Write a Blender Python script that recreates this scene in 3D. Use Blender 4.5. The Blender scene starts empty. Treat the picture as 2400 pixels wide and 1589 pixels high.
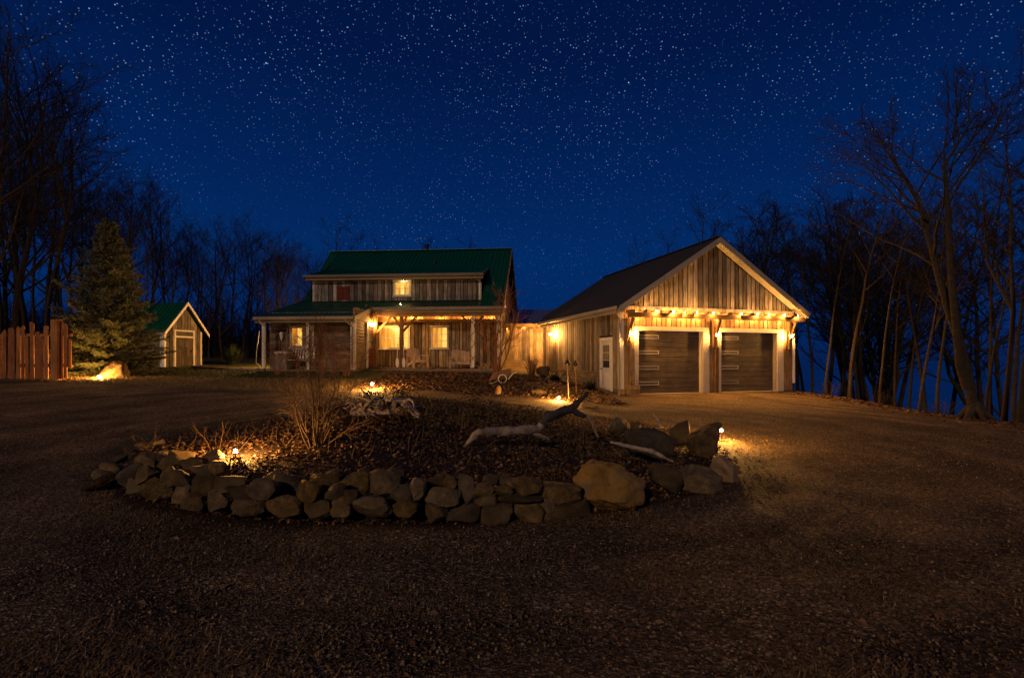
import bpy, bmesh, math, random
import numpy as np
from mathutils import Vector, Matrix, Quaternion, noise as mnoise

S = bpy.context.scene
C = S.collection
rnd = random.Random(7)
npr = np.random.RandomState(11)
R = math.radians

# ------------------------------------------------------------------ camera, sky, sun, exposure
FOC, HOR, CAMZ = 1133.0, 843.0, 1.6
cam_data = bpy.data.cameras.new("camera")
cam_data.lens = FOC / 2400 * 36
cam_data.sensor_width = 36
cam_data.shift_y = (HOR - 794.5) / 2400
cam_data.clip_end = 20000
cam = bpy.data.objects.new("camera", cam_data)
cam.location = (0, 0, CAMZ)
cam.rotation_euler = (R(90), 0, 0)
C.objects.link(cam)
S.camera = cam

def build_world():
    w = bpy.data.worlds.new("World")
    S.world = w
    w.use_nodes = True
    nt = w.node_tree
    nt.nodes.clear()
    N, L = nt.nodes.new, nt.links.new
    out = N("ShaderNodeOutputWorld")
    bg = N("ShaderNodeBackground")
    tc = N("ShaderNodeTexCoord")
    sep = N("ShaderNodeSeparateXYZ")
    L(tc.outputs["Generated"], sep.inputs[0])
    ramp = N("ShaderNodeValToRGB")
    L(sep.outputs["Z"], ramp.inputs[0])
    cr = ramp.color_ramp
    cr.elements[0].position = 0.0
    cr.elements[0].color = (0.0022, 0.0140, 0.080, 1)
    cr.elements[1].position = 1.0
    cr.elements[1].color = (0.0004, 0.0022, 0.020, 1)
    for p, c in ((0.05, (0.0008, 0.0200, 0.112)), (0.2, (0.0006, 0.0235, 0.124)), (0.34, (0.0005, 0.0160, 0.096)), (0.52, (0.0004, 0.0082, 0.056))):
        e = cr.elements.new(p)
        e.color = (*c, 1)
    # stars
    def star_layer(scale, rad, power, gain):
        vor = N("ShaderNodeTexVoronoi")
        vor.inputs["Scale"].default_value = scale
        L(tc.outputs["Generated"], vor.inputs["Vector"])
        mr = N("ShaderNodeMapRange")
        mr.inputs["From Min"].default_value = rad
        mr.inputs["From Max"].default_value = rad * 0.25
        L(vor.outputs["Distance"], mr.inputs["Value"])
        sp = N("ShaderNodeSeparateColor")
        L(vor.outputs["Color"], sp.inputs[0])
        pw = N("ShaderNodeMath"); pw.operation = "POWER"
        L(sp.outputs[0], pw.inputs[0]); pw.inputs[1].default_value = power
        m = N("ShaderNodeMath"); m.operation = "MULTIPLY"
        L(mr.outputs[0], m.inputs[0]); L(pw.outputs[0], m.inputs[1])
        g = N("ShaderNodeMath"); g.operation = "MULTIPLY"
        L(m.outputs[0], g.inputs[0]); g.inputs[1].default_value = gain
        return g
    s1 = star_layer(215, 0.23, 2.2, 0.56)
    s2 = star_layer(78, 0.086, 2.6, 1.1)
    add = N("ShaderNodeMath"); add.operation = "ADD"
    L(s1.outputs[0], add.inputs[0]); L(s2.outputs[0], add.inputs[1])
    ext = N("ShaderNodeMapRange")
    ext.inputs["From Min"].default_value = 0.08
    ext.inputs["From Max"].default_value = 0.52
    L(sep.outputs["Z"], ext.inputs["Value"])
    cl = N("ShaderNodeTexNoise"); cl.inputs["Scale"].default_value = 5.0
    L(tc.outputs["Generated"], cl.inputs["Vector"])
    clr = N("ShaderNodeMapRange")
    clr.inputs["From Min"].default_value = 0.35
    clr.inputs["From Max"].default_value = 0.65
    clr.inputs["To Min"].default_value = 0.30
    clr.inputs["To Max"].default_value = 1.35
    L(cl.outputs[0], clr.inputs["Value"])
    mu = N("ShaderNodeMath"); mu.operation = "MULTIPLY"
    L(add.outputs[0], mu.inputs[0]); L(ext.outputs[0], mu.inputs[1])
    mu2 = N("ShaderNodeMath"); mu2.operation = "MULTIPLY"
    L(mu.outputs[0], mu2.inputs[0]); L(clr.outputs[0], mu2.inputs[1])
    sc = N("ShaderNodeMix"); sc.data_type = "RGBA"; sc.blend_type = "ADD"
    sc.inputs["Factor"].default_value = 1.0
    col = N("ShaderNodeMix"); col.data_type = "RGBA"; col.blend_type = "MULTIPLY"
    col.inputs["Factor"].default_value = 1.0
    L(mu2.outputs[0], col.inputs[6])
    col.inputs[7].default_value = (0.55, 0.72, 1.0, 1)
    L(ramp.outputs[0], sc.inputs[6]); L(col.outputs[2], sc.inputs[7])
    L(sc.outputs[2], bg.inputs[0])
    bg.inputs[1].default_value = 1.0
    L(bg.outputs[0], out.inputs[0])
build_world()

sun_data = bpy.data.lights.new("sun", "SUN")
sun_data.energy = 0.68
sun_data.color = (1.0, 0.66, 0.36)
sun_data.angle = R(3)
sun = bpy.data.objects.new("sun", sun_data)
sun.rotation_euler = Vector((0.36, 0.84, -0.40)).to_track_quat("-Z", "Y").to_euler()
sun.location = (-20, -30, 20)
C.objects.link(sun)

S.view_settings.view_transform = "Standard"
S.view_settings.look = "None"
S.view_settings.gamma = 1
S.view_settings.use_curve_mapping = False
S.view_settings.exposure = 0.0
S.render.engine = "CYCLES"
S.cycles.use_denoising = True
S.cycles.max_bounces = 5
S.cycles.diffuse_bounces = 3
S.cycles.sample_clamp_indirect = 2.0
S.cycles.caustics_reflective = False
S.cycles.caustics_refractive = False

# ------------------------------------------------------------------ materials
def new_mat(name):
    m = bpy.data.materials.new(name)
    m.use_nodes = True
    nt = m.node_tree
    return m, nt, nt.nodes["Principled BSDF"], nt.nodes.new, nt.links.new

def ramp_node(N, stops):
    r = N("ShaderNodeValToRGB")
    cr = r.color_ramp
    cr.elements[0].position, cr.elements[0].color = stops[0][0], (*stops[0][1], 1)
    cr.elements[1].position, cr.elements[1].color = stops[-1][0], (*stops[-1][1], 1)
    for p, c in stops[1:-1]:
        e = cr.elements.new(p)
        e.color = (*c, 1)
    return r

def wood(name, cols, axis="z", rough=0.85, grain=0.55, bump=0.25, stain=0.0):
    """sawn timber: a tone per piece, streaks along the grain, knots"""
    m, nt, b, N, L = new_mat(name)
    geo = N("ShaderNodeNewGeometry")
    oi = N("ShaderNodeObjectInfo")
    k = N("ShaderNodeVectorMath"); k.operation = "SCALE"
    cmb = N("ShaderNodeCombineXYZ")
    for i in range(3):
        L(oi.outputs["Random"], cmb.inputs[i])
    L(cmb.outputs[0], k.inputs[0]); k.inputs["Scale"].default_value = 37.0
    ad = N("ShaderNodeVectorMath"); ad.operation = "ADD"
    L(geo.outputs["Position"], ad.inputs[0]); L(k.outputs[0], ad.inputs[1])
    mp = N("ShaderNodeMapping")
    mp.inputs["Scale"].default_value = {"z": (26, 26, 1.6), "x": (1.6, 1.6, 30), "n": (8, 8, 8)}[axis]
    L(ad.outputs[0], mp.inputs[0])
    nz = N("ShaderNodeTexNoise")
    nz.inputs["Detail"].default_value = 6
    nz.inputs["Roughness"].default_value = 0.65
    nz.inputs["Scale"].default_value = 1.0
    L(mp.outputs[0], nz.inputs["Vector"])
    base = ramp_node(N, [(i / (len(cols) - 1), c) for i, c in enumerate(cols)])
    L(oi.outputs["Random"], base.inputs[0])
    gr = N("ShaderNodeMapRange")
    gr.inputs["From Min"].default_value = 0.28
    gr.inputs["From Max"].default_value = 0.72
    gr.inputs["To Min"].default_value = 1 - grain
    gr.inputs["To Max"].default_value = 1 + grain
    L(nz.outputs[0], gr.inputs["Value"])
    blot = N("ShaderNodeTexNoise"); blot.inputs["Scale"].default_value = 2.2
    L(ad.outputs[0], blot.inputs["Vector"])
    br = N("ShaderNodeMapRange")
    br.inputs["From Min"].default_value = 0.3
    br.inputs["From Max"].default_value = 0.7
    br.inputs["To Min"].default_value = 0.7
    br.inputs["To Max"].default_value = 1.25
    L(blot.outputs[0], br.inputs["Value"])
    mm = N("ShaderNodeMath"); mm.operation = "MULTIPLY"
    L(gr.outputs[0], mm.inputs[0]); L(br.outputs[0], mm.inputs[1])
    mx = N("ShaderNodeVectorMath"); mx.operation = "SCALE"
    L(base.outputs[0], mx.inputs[0]); L(mm.outputs[0], mx.inputs["Scale"])
    L(mx.outputs[0], b.inputs["Base Color"])
    b.inputs["Roughness"].default_value = rough
    bp = N("ShaderNodeBump"); bp.inputs["Strength"].default_value = bump
    bp.inputs["Distance"].default_value = 0.01
    L(nz.outputs[0], bp.inputs["Height"]); L(bp.outputs[0], b.inputs["Normal"])
    return m

def mottled(name, c1, c2, scale=6.0, rough=0.8, bump=0.2, c3=None, metallic=0.0, dist=0.02, detail=8):
    m, nt, b, N, L = new_mat(name)
    geo = N("ShaderNodeNewGeometry")
    oi = N("ShaderNodeObjectInfo")
    ad = N("ShaderNodeVectorMath"); ad.operation = "ADD"
    L(geo.outputs["Position"], ad.inputs[0])
    cmb = N("ShaderNodeCombineXYZ")
    mu = N("ShaderNodeMath"); mu.operation = "MULTIPLY"; mu.inputs[1].default_value = 23.0
    L(oi.outputs["Random"], mu.inputs[0])
    for i in range(3):
        L(mu.outputs[0], cmb.inputs[i])
    L(cmb.outputs[0], ad.inputs[1])
    nz = N("ShaderNodeTexNoise")
    nz.inputs["Scale"].default_value = scale
    nz.inputs["Detail"].default_value = detail
    nz.inputs["Roughness"].default_value = 0.65
    L(ad.outputs[0], nz.inputs["Vector"])
    st = [(0.3, c1), (0.7, c2)] if c3 is None else [(0.25, c1), (0.5, c2), (0.75, c3)]
    r = ramp_node(N, st)
    L(nz.outputs[0], r.inputs[0])
    hs = N("ShaderNodeHueSaturation")
    vr = N("ShaderNodeMapRange")
    vr.inputs["To Min"].default_value = 0.6
    vr.inputs["To Max"].default_value = 1.4
    L(oi.outputs["Random"], vr.inputs["Value"])
    L(vr.outputs[0], hs.inputs["Value"])
    wn = N("ShaderNodeTexWhiteNoise"); wn.noise_dimensions = "1D"
    L(mu.outputs[0], wn.inputs["W"])
    hr = N("ShaderNodeMapRange"); hr.inputs["To Min"].default_value = 0.85; hr.inputs["To Max"].default_value = 1.25
    L(wn.outputs["Value"], hr.inputs["Value"]); L(hr.outputs[0], hs.inputs["Saturation"])
    L(r.outputs[0], hs.inputs["Color"])
    L(hs.outputs[0], b.inputs["Base Color"])
    b.inputs["Roughness"].default_value = rough
    b.inputs["Metallic"].default_value = metallic
    if bump:
        bp = N("ShaderNodeBump"); bp.inputs["Strength"].default_value = bump
        bp.inputs["Distance"].default_value = dist
        L(nz.outputs[0], bp.inputs["Height"]); L(bp.outputs[0], b.inputs["Normal"])
    return m

def emit(name, col, strength):
    m, nt, b, N, L = new_mat(name)
    b.inputs["Base Color"].default_value = (0.8, 0.8, 0.8, 1)
    b.inputs["Emission Color"].default_value = (*col, 1)
    b.inputs["Emission Strength"].default_value = strength
    return m

def window_glow(name, cols, strength, sx=3.0, sz=1.2):
    """a lit room seen through a pane: curtains, walls and shelves as soft upright bands"""
    m, nt, b, N, L = new_mat(name)
    geo = N("ShaderNodeNewGeometry")
    mp = N("ShaderNodeMapping"); mp.inputs["Scale"].default_value = (sx, sx, sz)
    L(geo.outputs["Position"], mp.inputs[0])
    nz = N("ShaderNodeTexNoise"); nz.inputs["Scale"].default_value = 1.3; nz.inputs["Detail"].default_value = 4
    L(mp.outputs[0], nz.inputs["Vector"])
    r = ramp_node(N, [(0.25 + 0.5 * i / (len(cols) - 1), c) for i, c in enumerate(cols)])
    L(nz.outputs[0], r.inputs[0])
    b.inputs["Base Color"].default_value = (0.05, 0.05, 0.05, 1)
    b.inputs["Roughness"].default_value = 0.2
    L(r.outputs[0], b.inputs["Emission Color"])
    b.inputs["Emission Strength"].default_value = strength
    return m

def attr_mat(name, rough=0.8, gain=1.0, spec=0.3):
    m, nt, b, N, L = new_mat(name)
    a = N("ShaderNodeAttribute"); a.attribute_name = "tone"
    L(a.outputs["Color"], b.inputs["Base Color"])
    b.inputs["Roughness"].default_value = rough
    b.inputs["Specular IOR Level"].default_value = spec
    return m

M = {}
M["barn"] = wood("weathered_barn_board", [(0.20, 0.145, 0.09), (0.075, 0.055, 0.042), (0.30, 0.215, 0.13), (0.12, 0.10, 0.085), (0.36, 0.27, 0.17), (0.06, 0.047, 0.038), (0.25, 0.20, 0.15), (0.33, 0.23, 0.125)], grain=0.75)
M["gap_shade"] = mottled("dark_gap_shade", (0.016, 0.012, 0.009), (0.028, 0.021, 0.015), 5.0, 0.95, 0.0)  # near-black sheathing: shade between the boards put into the colour
M["barn_gold"] = wood("golden_barn_board", [(0.26, 0.16, 0.07), (0.15, 0.09, 0.045), (0.34, 0.22, 0.10), (0.20, 0.13, 0.065), (0.30, 0.19, 0.085)])
M["grey_board"] = wood("grey_weathered_board", [(0.20, 0.178, 0.16), (0.065, 0.058, 0.053), (0.32, 0.285, 0.25), (0.10, 0.088, 0.08), (0.42, 0.375, 0.33), (0.055, 0.048, 0.045), (0.24, 0.21, 0.19)], grain=0.85)
M["clap"] = wood("weathered_clapboard", [(0.17, 0.12, 0.075), (0.12, 0.09, 0.065), (0.2, 0.145, 0.09)], axis="x")
M["clap_dark"] = wood("dark_clapboard", [(0.05, 0.042, 0.038), (0.17, 0.145, 0.125), (0.08, 0.066, 0.056), (0.22, 0.185, 0.155), (0.11, 0.09, 0.075)], axis="x", grain=0.75)
M["beam"] = wood("rough_timber_beam", [(0.20, 0.12, 0.055), (0.26, 0.155, 0.07)], axis="x")
M["post"] = wood("rough_timber_post", [(0.22, 0.125, 0.055), (0.28, 0.16, 0.07)], axis="z")
M["dark_post"] = wood("dark_stained_post", [(0.09, 0.045, 0.025), (0.11, 0.055, 0.03)], axis="z")
M["cedar"] = wood("red_cedar_picket", [(0.42, 0.165, 0.048), (0.28, 0.10, 0.030), (0.50, 0.205, 0.066)], grain=0.5)
M["cedar_post"] = wood("cedar_post", [(0.46, 0.20, 0.06), (0.47, 0.205, 0.06)], grain=0.4)
M["deck"] = wood("deck_board", [(0.20, 0.15, 0.10), (0.25, 0.19, 0.13)], axis="x")
M["garage_door"] = wood("dark_plank_door", [(0.045, 0.035, 0.028), (0.065, 0.050, 0.038), (0.055, 0.042, 0.033)], axis="x", grain=0.6)
M["door_board"] = wood("dark_door_board", [(0.05, 0.038, 0.028), (0.10, 0.072, 0.05), (0.07, 0.05, 0.036)])
M["gutter"] = mottled("tan_gutter", (0.15, 0.13, 0.105), (0.21, 0.185, 0.15), 2.5, 0.6, 0.06)
M["chair"] = wood("grey_chair_wood", [(0.42, 0.31, 0.20), (0.48, 0.36, 0.24)], axis="n", grain=0.35)
M["log"] = wood("firewood", [(0.30, 0.2, 0.1), (0.24, 0.15, 0.08)], axis="n")
M["white"] = mottled("aged_white_paint", (0.55, 0.52, 0.48), (0.68, 0.65, 0.60), 3.0, 0.6, 0.08)
M["trim"] = mottled("cream_trim_paint", (0.30, 0.275, 0.245), (0.39, 0.36, 0.325), 2.5, 0.6, 0.06)
M["white_bright"] = mottled("clean_white_paint", (0.66, 0.63, 0.60), (0.74, 0.72, 0.68), 3.0, 0.5, 0.05)
M["green_roof"] = mottled("green_metal_roof", (0.010, 0.075, 0.045), (0.020, 0.105, 0.062), 1.2, 0.42, 0.05, metallic=0.25)
M["blue_roof"] = mottled("grey_metal_roof", (0.20, 0.22, 0.26), (0.26, 0.28, 0.32), 1.5, 0.3, 0.03, metallic=0.7)
M["shingle"] = mottled("asphalt_shingle", (0.011, 0.012, 0.017), (0.026, 0.027, 0.034), 14.0, 0.92, 0.5)
M["foundation"] = mottled("foundation", (0.16, 0.13, 0.10), (0.24, 0.2, 0.15), 4.0, 0.9, 0.3)
M["skirt"] = wood("skirt_board", [(0.20, 0.14, 0.075), (0.24, 0.165, 0.085)], axis="x")
M["dark_green"] = mottled("dark_green_paint", (0.012, 0.040, 0.030), (0.018, 0.055, 0.040), 4.0, 0.7, 0.1)
M["black"] = mottled("black_iron", (0.012, 0.011, 0.010), (0.025, 0.022, 0.02), 8.0, 0.5, 0.1, metallic=0.4)
M["grey"] = mottled("slate_grey_plastic", (0.10, 0.105, 0.12), (0.13, 0.135, 0.15), 4.0, 0.6, 0.05)
M["red_board"] = wood("red_painted_board", [(0.16, 0.030, 0.014), (0.12, 0.022, 0.012)])
M["stone"] = mottled("field_stone", (0.035, 0.024, 0.010), (0.125, 0.082, 0.034), 9.0, 0.9, 1.0, (0.27, 0.19, 0.09), dist=0.05)
M["stone_tan"] = mottled("tan_boulder", (0.08, 0.048, 0.016), (0.29, 0.18, 0.07), 4.5, 0.85, 0.8, (0.17, 0.14, 0.10), dist=0.04)
M["stone_dark"] = mottled("dark_field_stone", (0.028, 0.020, 0.011), (0.085, 0.060, 0.030), 5.0, 0.9, 0.8, (0.16, 0.12, 0.06), dist=0.03)
M["drift"] = wood("bleached_driftwood", [(0.24, 0.195, 0.155), (0.31, 0.26, 0.215)], axis="n", grain=0.75, bump=0.5)
M["drift_dark"] = wood("dark_driftwood", [(0.045, 0.042, 0.045), (0.055, 0.05, 0.052)], axis="n", grain=0.5, bump=0.5)
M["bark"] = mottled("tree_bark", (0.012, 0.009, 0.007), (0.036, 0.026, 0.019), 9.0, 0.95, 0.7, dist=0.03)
M["bark_lit"] = mottled("lit_tree_bark", (0.018, 0.014, 0.010), (0.052, 0.039, 0.027), 7.0, 0.95, 0.7, dist=0.03)  # lighter copy of the bark: light on the trunks put into the colour
M["twig"] = mottled("twig_bark", (0.007, 0.005, 0.004), (0.018, 0.013, 0.010), 6.0, 0.95, 0.0)
M["shrub"] = mottled("shrub_stem", (0.09, 0.052, 0.026), (0.19, 0.115, 0.055), 9.0, 0.85, 0.2)
M["red_twig"] = mottled("reddish_twig", (0.11, 0.045, 0.022), (0.18, 0.085, 0.045), 9.0, 0.85, 0.0)
M["vine"] = mottled("vine", (0.05, 0.03, 0.018), (0.09, 0.055, 0.03), 9.0, 0.9, 0.0)
M["leaf"] = attr_mat("dry_leaf", 0.75)
M["blade"] = attr_mat("grass_blade", 0.8)
M["needle"] = attr_mat("spruce_needle", 0.65)
M["pebble"] = attr_mat("pebble", 0.7)
M["bulb"] = emit("path_lamp_bulb", (1.0, 0.50, 0.125), 40.0)
M["sconce"] = emit("wall_lantern_bulb", (1.0, 0.52, 0.14), 40.0)
M["string"] = emit("string_bulb", (1.0, 0.48, 0.115), 40.0)
M["porch_bulb"] = emit("porch_bulb", (1.0, 0.47, 0.105), 40.0)
M["tiny_bulb"] = emit("tiny_bulb", (1.0, 0.60, 0.2), 40.0)
LAMPS = {"bulb": ((1.0, 0.46, 0.10), 3400.0), "sconce": ((1.0, 0.45, 0.10), 2700.0), "string": ((1.0, 0.43, 0.09), 2900.0),
         "porch_bulb": ((1.0, 0.43, 0.085), 2000.0), "tiny_bulb": ((1.0, 0.60, 0.2), 2500.0)}
M["glow"] = window_glow("lit_room", [(0.70, 0.20, 0.01), (0.95, 0.40, 0.03), (1.0, 0.54, 0.07), (1.0, 0.60, 0.11)], 0.92, 5.0)
M["glow_amber"] = window_glow("lit_room_amber", [(0.55, 0.13, 0.01), (0.8, 0.26, 0.02), (0.95, 0.42, 0.05)], 0.95, 5.0)
M["glow_pale"] = window_glow("lit_room_pale", [(0.9, 0.40, 0.04), (1.0, 0.58, 0.10), (1.0, 0.72, 0.25)], 1.3, 3.0, 1.6)
M["dim"] = window_glow("dim_room_and_reflection", [(0.04, 0.015, 0.004), (0.22, 0.085, 0.016)], 0.45)  # dim rooms, and the amber reflection painted on the shed door glass
M["curtain"] = mottled("rust_curtain", (0.20, 0.035, 0.012), (0.26, 0.05, 0.018), 10.0, 0.9, 0.1)

def glass_mat():
    m, nt, b, N, L = new_mat("dark_glass")
    b.inputs["Base Color"].default_value = (0.02, 0.022, 0.026, 1)
    b.inputs["Roughness"].default_value = 0.08
    return m
M["glass"] = glass_mat()

def frosted():
    m, nt, b, N, L = new_mat("frosted_glass")
    b.inputs["Base Color"].default_value = (0.085, 0.08, 0.078, 1)
    b.inputs["Roughness"].default_value = 0.35
    return m
M["frost"] = frosted()

def water_mat():
    m, nt, b, N, L = new_mat("lake_water")
    b.inputs["Base Color"].default_value = (0.004, 0.014, 0.035, 1)
    b.inputs["Roughness"].default_value = 0.12
    b.inputs["IOR"].default_value = 1.33
    geo = N("ShaderNodeNewGeometry")
    nz = N("ShaderNodeTexNoise"); nz.inputs["Scale"].default_value = 0.8; nz.inputs["Detail"].default_value = 5
    L(geo.outputs["Position"], nz.inputs["Vector"])
    bp = N("ShaderNodeBump"); bp.inputs["Strength"].default_value = 0.25; bp.inputs["Distance"].default_value = 0.2
    L(nz.outputs[0], bp.inputs["Height"]); L(bp.outputs[0], b.inputs["Normal"])
    return m
M["water"] = water_mat()

def ground_mat():
    m, nt, b, N, L = new_mat("gravel_lawn_and_mulch")
    geo = N("ShaderNodeNewGeometry")
    zone = N("ShaderNodeAttribute"); zone.attribute_name = "zone"
    sp = N("ShaderNodeSeparateColor"); L(zone.outputs["Color"], sp.inputs[0])
    vor = N("ShaderNodeTexVoronoi"); vor.inputs["Scale"].default_value = 55
    L(geo.outputs["Position"], vor.inputs["Vector"])
    spv = N("ShaderNodeSeparateColor"); L(vor.outputs["Color"], spv.inputs[0])
    grav = ramp_node(N, [(0.0, (0.024, 0.015, 0.007)), (0.45, (0.098, 0.063, 0.030)), (0.85, (0.21, 0.136, 0.066)), (1.0, (0.46, 0.31, 0.16))])
    L(spv.outputs[0], grav.inputs[0])
    big = N("ShaderNodeTexNoise"); big.inputs["Scale"].default_value = 0.9; big.inputs["Detail"].default_value = 6
    L(geo.outputs["Position"], big.inputs["Vector"])
    bigr = N("ShaderNodeMapRange")
    bigr.inputs["From Min"].default_value = 0.3; bigr.inputs["From Max"].default_value = 0.7
    bigr.inputs["To Min"].default_value = 0.55; bigr.inputs["To Max"].default_value = 1.35
    L(big.outputs[0], bigr.inputs["Value"])
    tr_ = N("ShaderNodeMapRange")
    tr_.inputs["To Min"].default_value = 0.68; tr_.inputs["To Max"].default_value = 1.35
    L(zone.outputs["Alpha"], tr_.inputs["Value"])
    tm = N("ShaderNodeMath"); tm.operation = "MULTIPLY"
    L(bigr.outputs[0], tm.inputs[0]); L(tr_.outputs[0], tm.inputs[1])
    g2 = N("ShaderNodeVectorMath"); g2.operation = "SCALE"
    L(grav.outputs[0], g2.inputs[0]); L(tm.outputs[0], g2.inputs["Scale"])
    fine = N("ShaderNodeTexNoise"); fine.inputs["Scale"].default_value = 28; fine.inputs["Detail"].default_value = 6
    L(geo.outputs["Position"], fine.inputs["Vector"])
    mul = ramp_node(N, [(0.3, (0.010, 0.006, 0.004)), (0.55, (0.035, 0.020, 0.012)), (0.75, (0.08, 0.045, 0.024))])
    L(fine.outputs[0], mul.inputs[0])
    law = ramp_node(N, [(0.3, (0.09, 0.065, 0.025)), (0.55, (0.20, 0.14, 0.06)), (0.8, (0.30, 0.21, 0.10))])
    L(fine.outputs[0], law.inputs[0])
    grn = ramp_node(N, [(0.3, (0.020, 0.030, 0.008)), (0.7, (0.05, 0.065, 0.018))])
    L(fine.outputs[0], grn.inputs[0])
    def mix(fac, a, bb):
        x = N("ShaderNodeMix"); x.data_type = "RGBA"
        L(fac, x.inputs["Factor"]); L(a, x.inputs[6]); L(bb, x.inputs[7])
        return x.outputs[2]
    c = mix(sp.outputs[0], g2.outputs[0], mul.outputs[0])
    c = mix(sp.outputs[1], c, law.outputs[0])
    c = mix(sp.outputs[2], c, grn.outputs[0])
    L(c, b.inputs["Base Color"])
    b.inputs["Roughness"].default_value = 0.92
    b.inputs["Specular IOR Level"].default_value = 0.25
    hm = N("ShaderNodeMath"); hm.operation = "ADD"
    L(vor.outputs["Distance"], hm.inputs[0]); L(fine.outputs[0], hm.inputs[1])
    bp = N("ShaderNodeBump"); bp.inputs["Strength"].default_value = 0.8; bp.inputs["Distance"].default_value = 0.018
    L(hm.outputs[0], bp.inputs["Height"]); L(bp.outputs[0], b.inputs["Normal"])
    return m
M["ground"] = ground_mat()

# ------------------------------------------------------------------ helpers
def tag(o, label=None, cat=None, group=None, kind=None):
    if label: o["label"] = label
    if cat: o["category"] = cat
    if group: o["group"] = group
    if kind: o["kind"] = kind
    return o

def link(name, me, mat=None, parent=None, smooth=False):
    if mat is not None and len(me.materials) == 0:
        me.materials.append(mat)
    o = bpy.data.objects.new(name, me)
    C.objects.link(o)
    if parent is not None:
        o.parent = parent
    if smooth:
        me.polygons.foreach_set("use_smooth", [True] * len(me.polygons))
    return o

def empty(name, loc=(0, 0, 0), rz=0.0, parent=None):
    o = bpy.data.objects.new(name, None)
    o.empty_display_size = 0.2
    o.location = loc
    o.rotation_euler = (0, 0, rz)
    C.objects.link(o)
    if parent is not None:
        o.parent = parent
    return o

def pydata(name, v, f):
    me = bpy.data.meshes.new(name)
    me.from_pydata([tuple(map(float, p)) for p in v], [], [tuple(map(int, q)) for q in f])
    me.update()
    return me

def np_mesh(name, v, f, tone=None, per=None):
    """triangle mesh from arrays; tone = colour per vertex"""
    me = bpy.data.meshes.new(name)
    v = np.asarray(v, np.float32); f = np.asarray(f, np.int32)
    me.vertices.add(len(v)); me.vertices.foreach_set("co", v.ravel())
    me.loops.add(f.size); me.loops.foreach_set("vertex_index", f.ravel())
    me.polygons.add(len(f))
    me.polygons.foreach_set("loop_start", np.arange(0, f.size, f.shape[1], dtype=np.int32))
    me.polygons.foreach_set("loop_total", np.full(len(f), f.shape[1], np.int32))
    me.update(calc_edges=True)
    if tone is not None:
        a = me.color_attributes.new("tone", "FLOAT_COLOR", "POINT")
        c = np.ones((len(v), 4), np.float32); c[:, :3] = tone
        a.data.foreach_set("color", c.ravel())
    me.validate()
    return me

BOXV = [(-.5, -.5, -.5), (.5, -.5, -.5), (.5, .5, -.5), (-.5, .5, -.5), (-.5, -.5, .5), (.5, -.5, .5), (.5, .5, .5), (-.5, .5, .5)]
BOXF = [(0, 3, 2, 1), (4, 5, 6, 7), (0, 1, 5, 4), (1, 2, 6, 5), (2, 3, 7, 6), (3, 0, 4, 7)]
_unit = {}
def unit_box(mat):
    if mat.name not in _unit:
        me = pydata("board_" + mat.name, BOXV, BOXF)
        me.materials.append(mat)
        _unit[mat.name] = me
    return _unit[mat.name]

def box(name, parent, mat, x0, x1, y0, y1, z0, z1):
    o = link(name, unit_box(M[mat]), None, parent)
    o.location = ((x0 + x1) / 2, (y0 + y1) / 2, (z0 + z1) / 2)
    o.scale = (abs(x1 - x0), abs(y1 - y0), abs(z1 - z0))
    return o

def bar(name, parent, mat, p, q, w, h, up=(0, 0, 1)):
    """timber between two points: long axis X of the box"""
    p, q = Vector(p), Vector(q)
    d = q - p
    o = link(name, unit_box(M[mat]), None, parent)
    x = d.normalized()
    u = Vector(up)
    if abs(x.dot(u)) > 0.98:
        u = Vector((0, 1, 0))
    y = u.cross(x).normalized()
    z = x.cross(y)
    m3 = Matrix((x, y, z)).transposed()
    o.rotation_euler = m3.to_euler()
    o.location = (p + q) / 2
    o.scale = (d.length, w, h)
    return o

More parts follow.
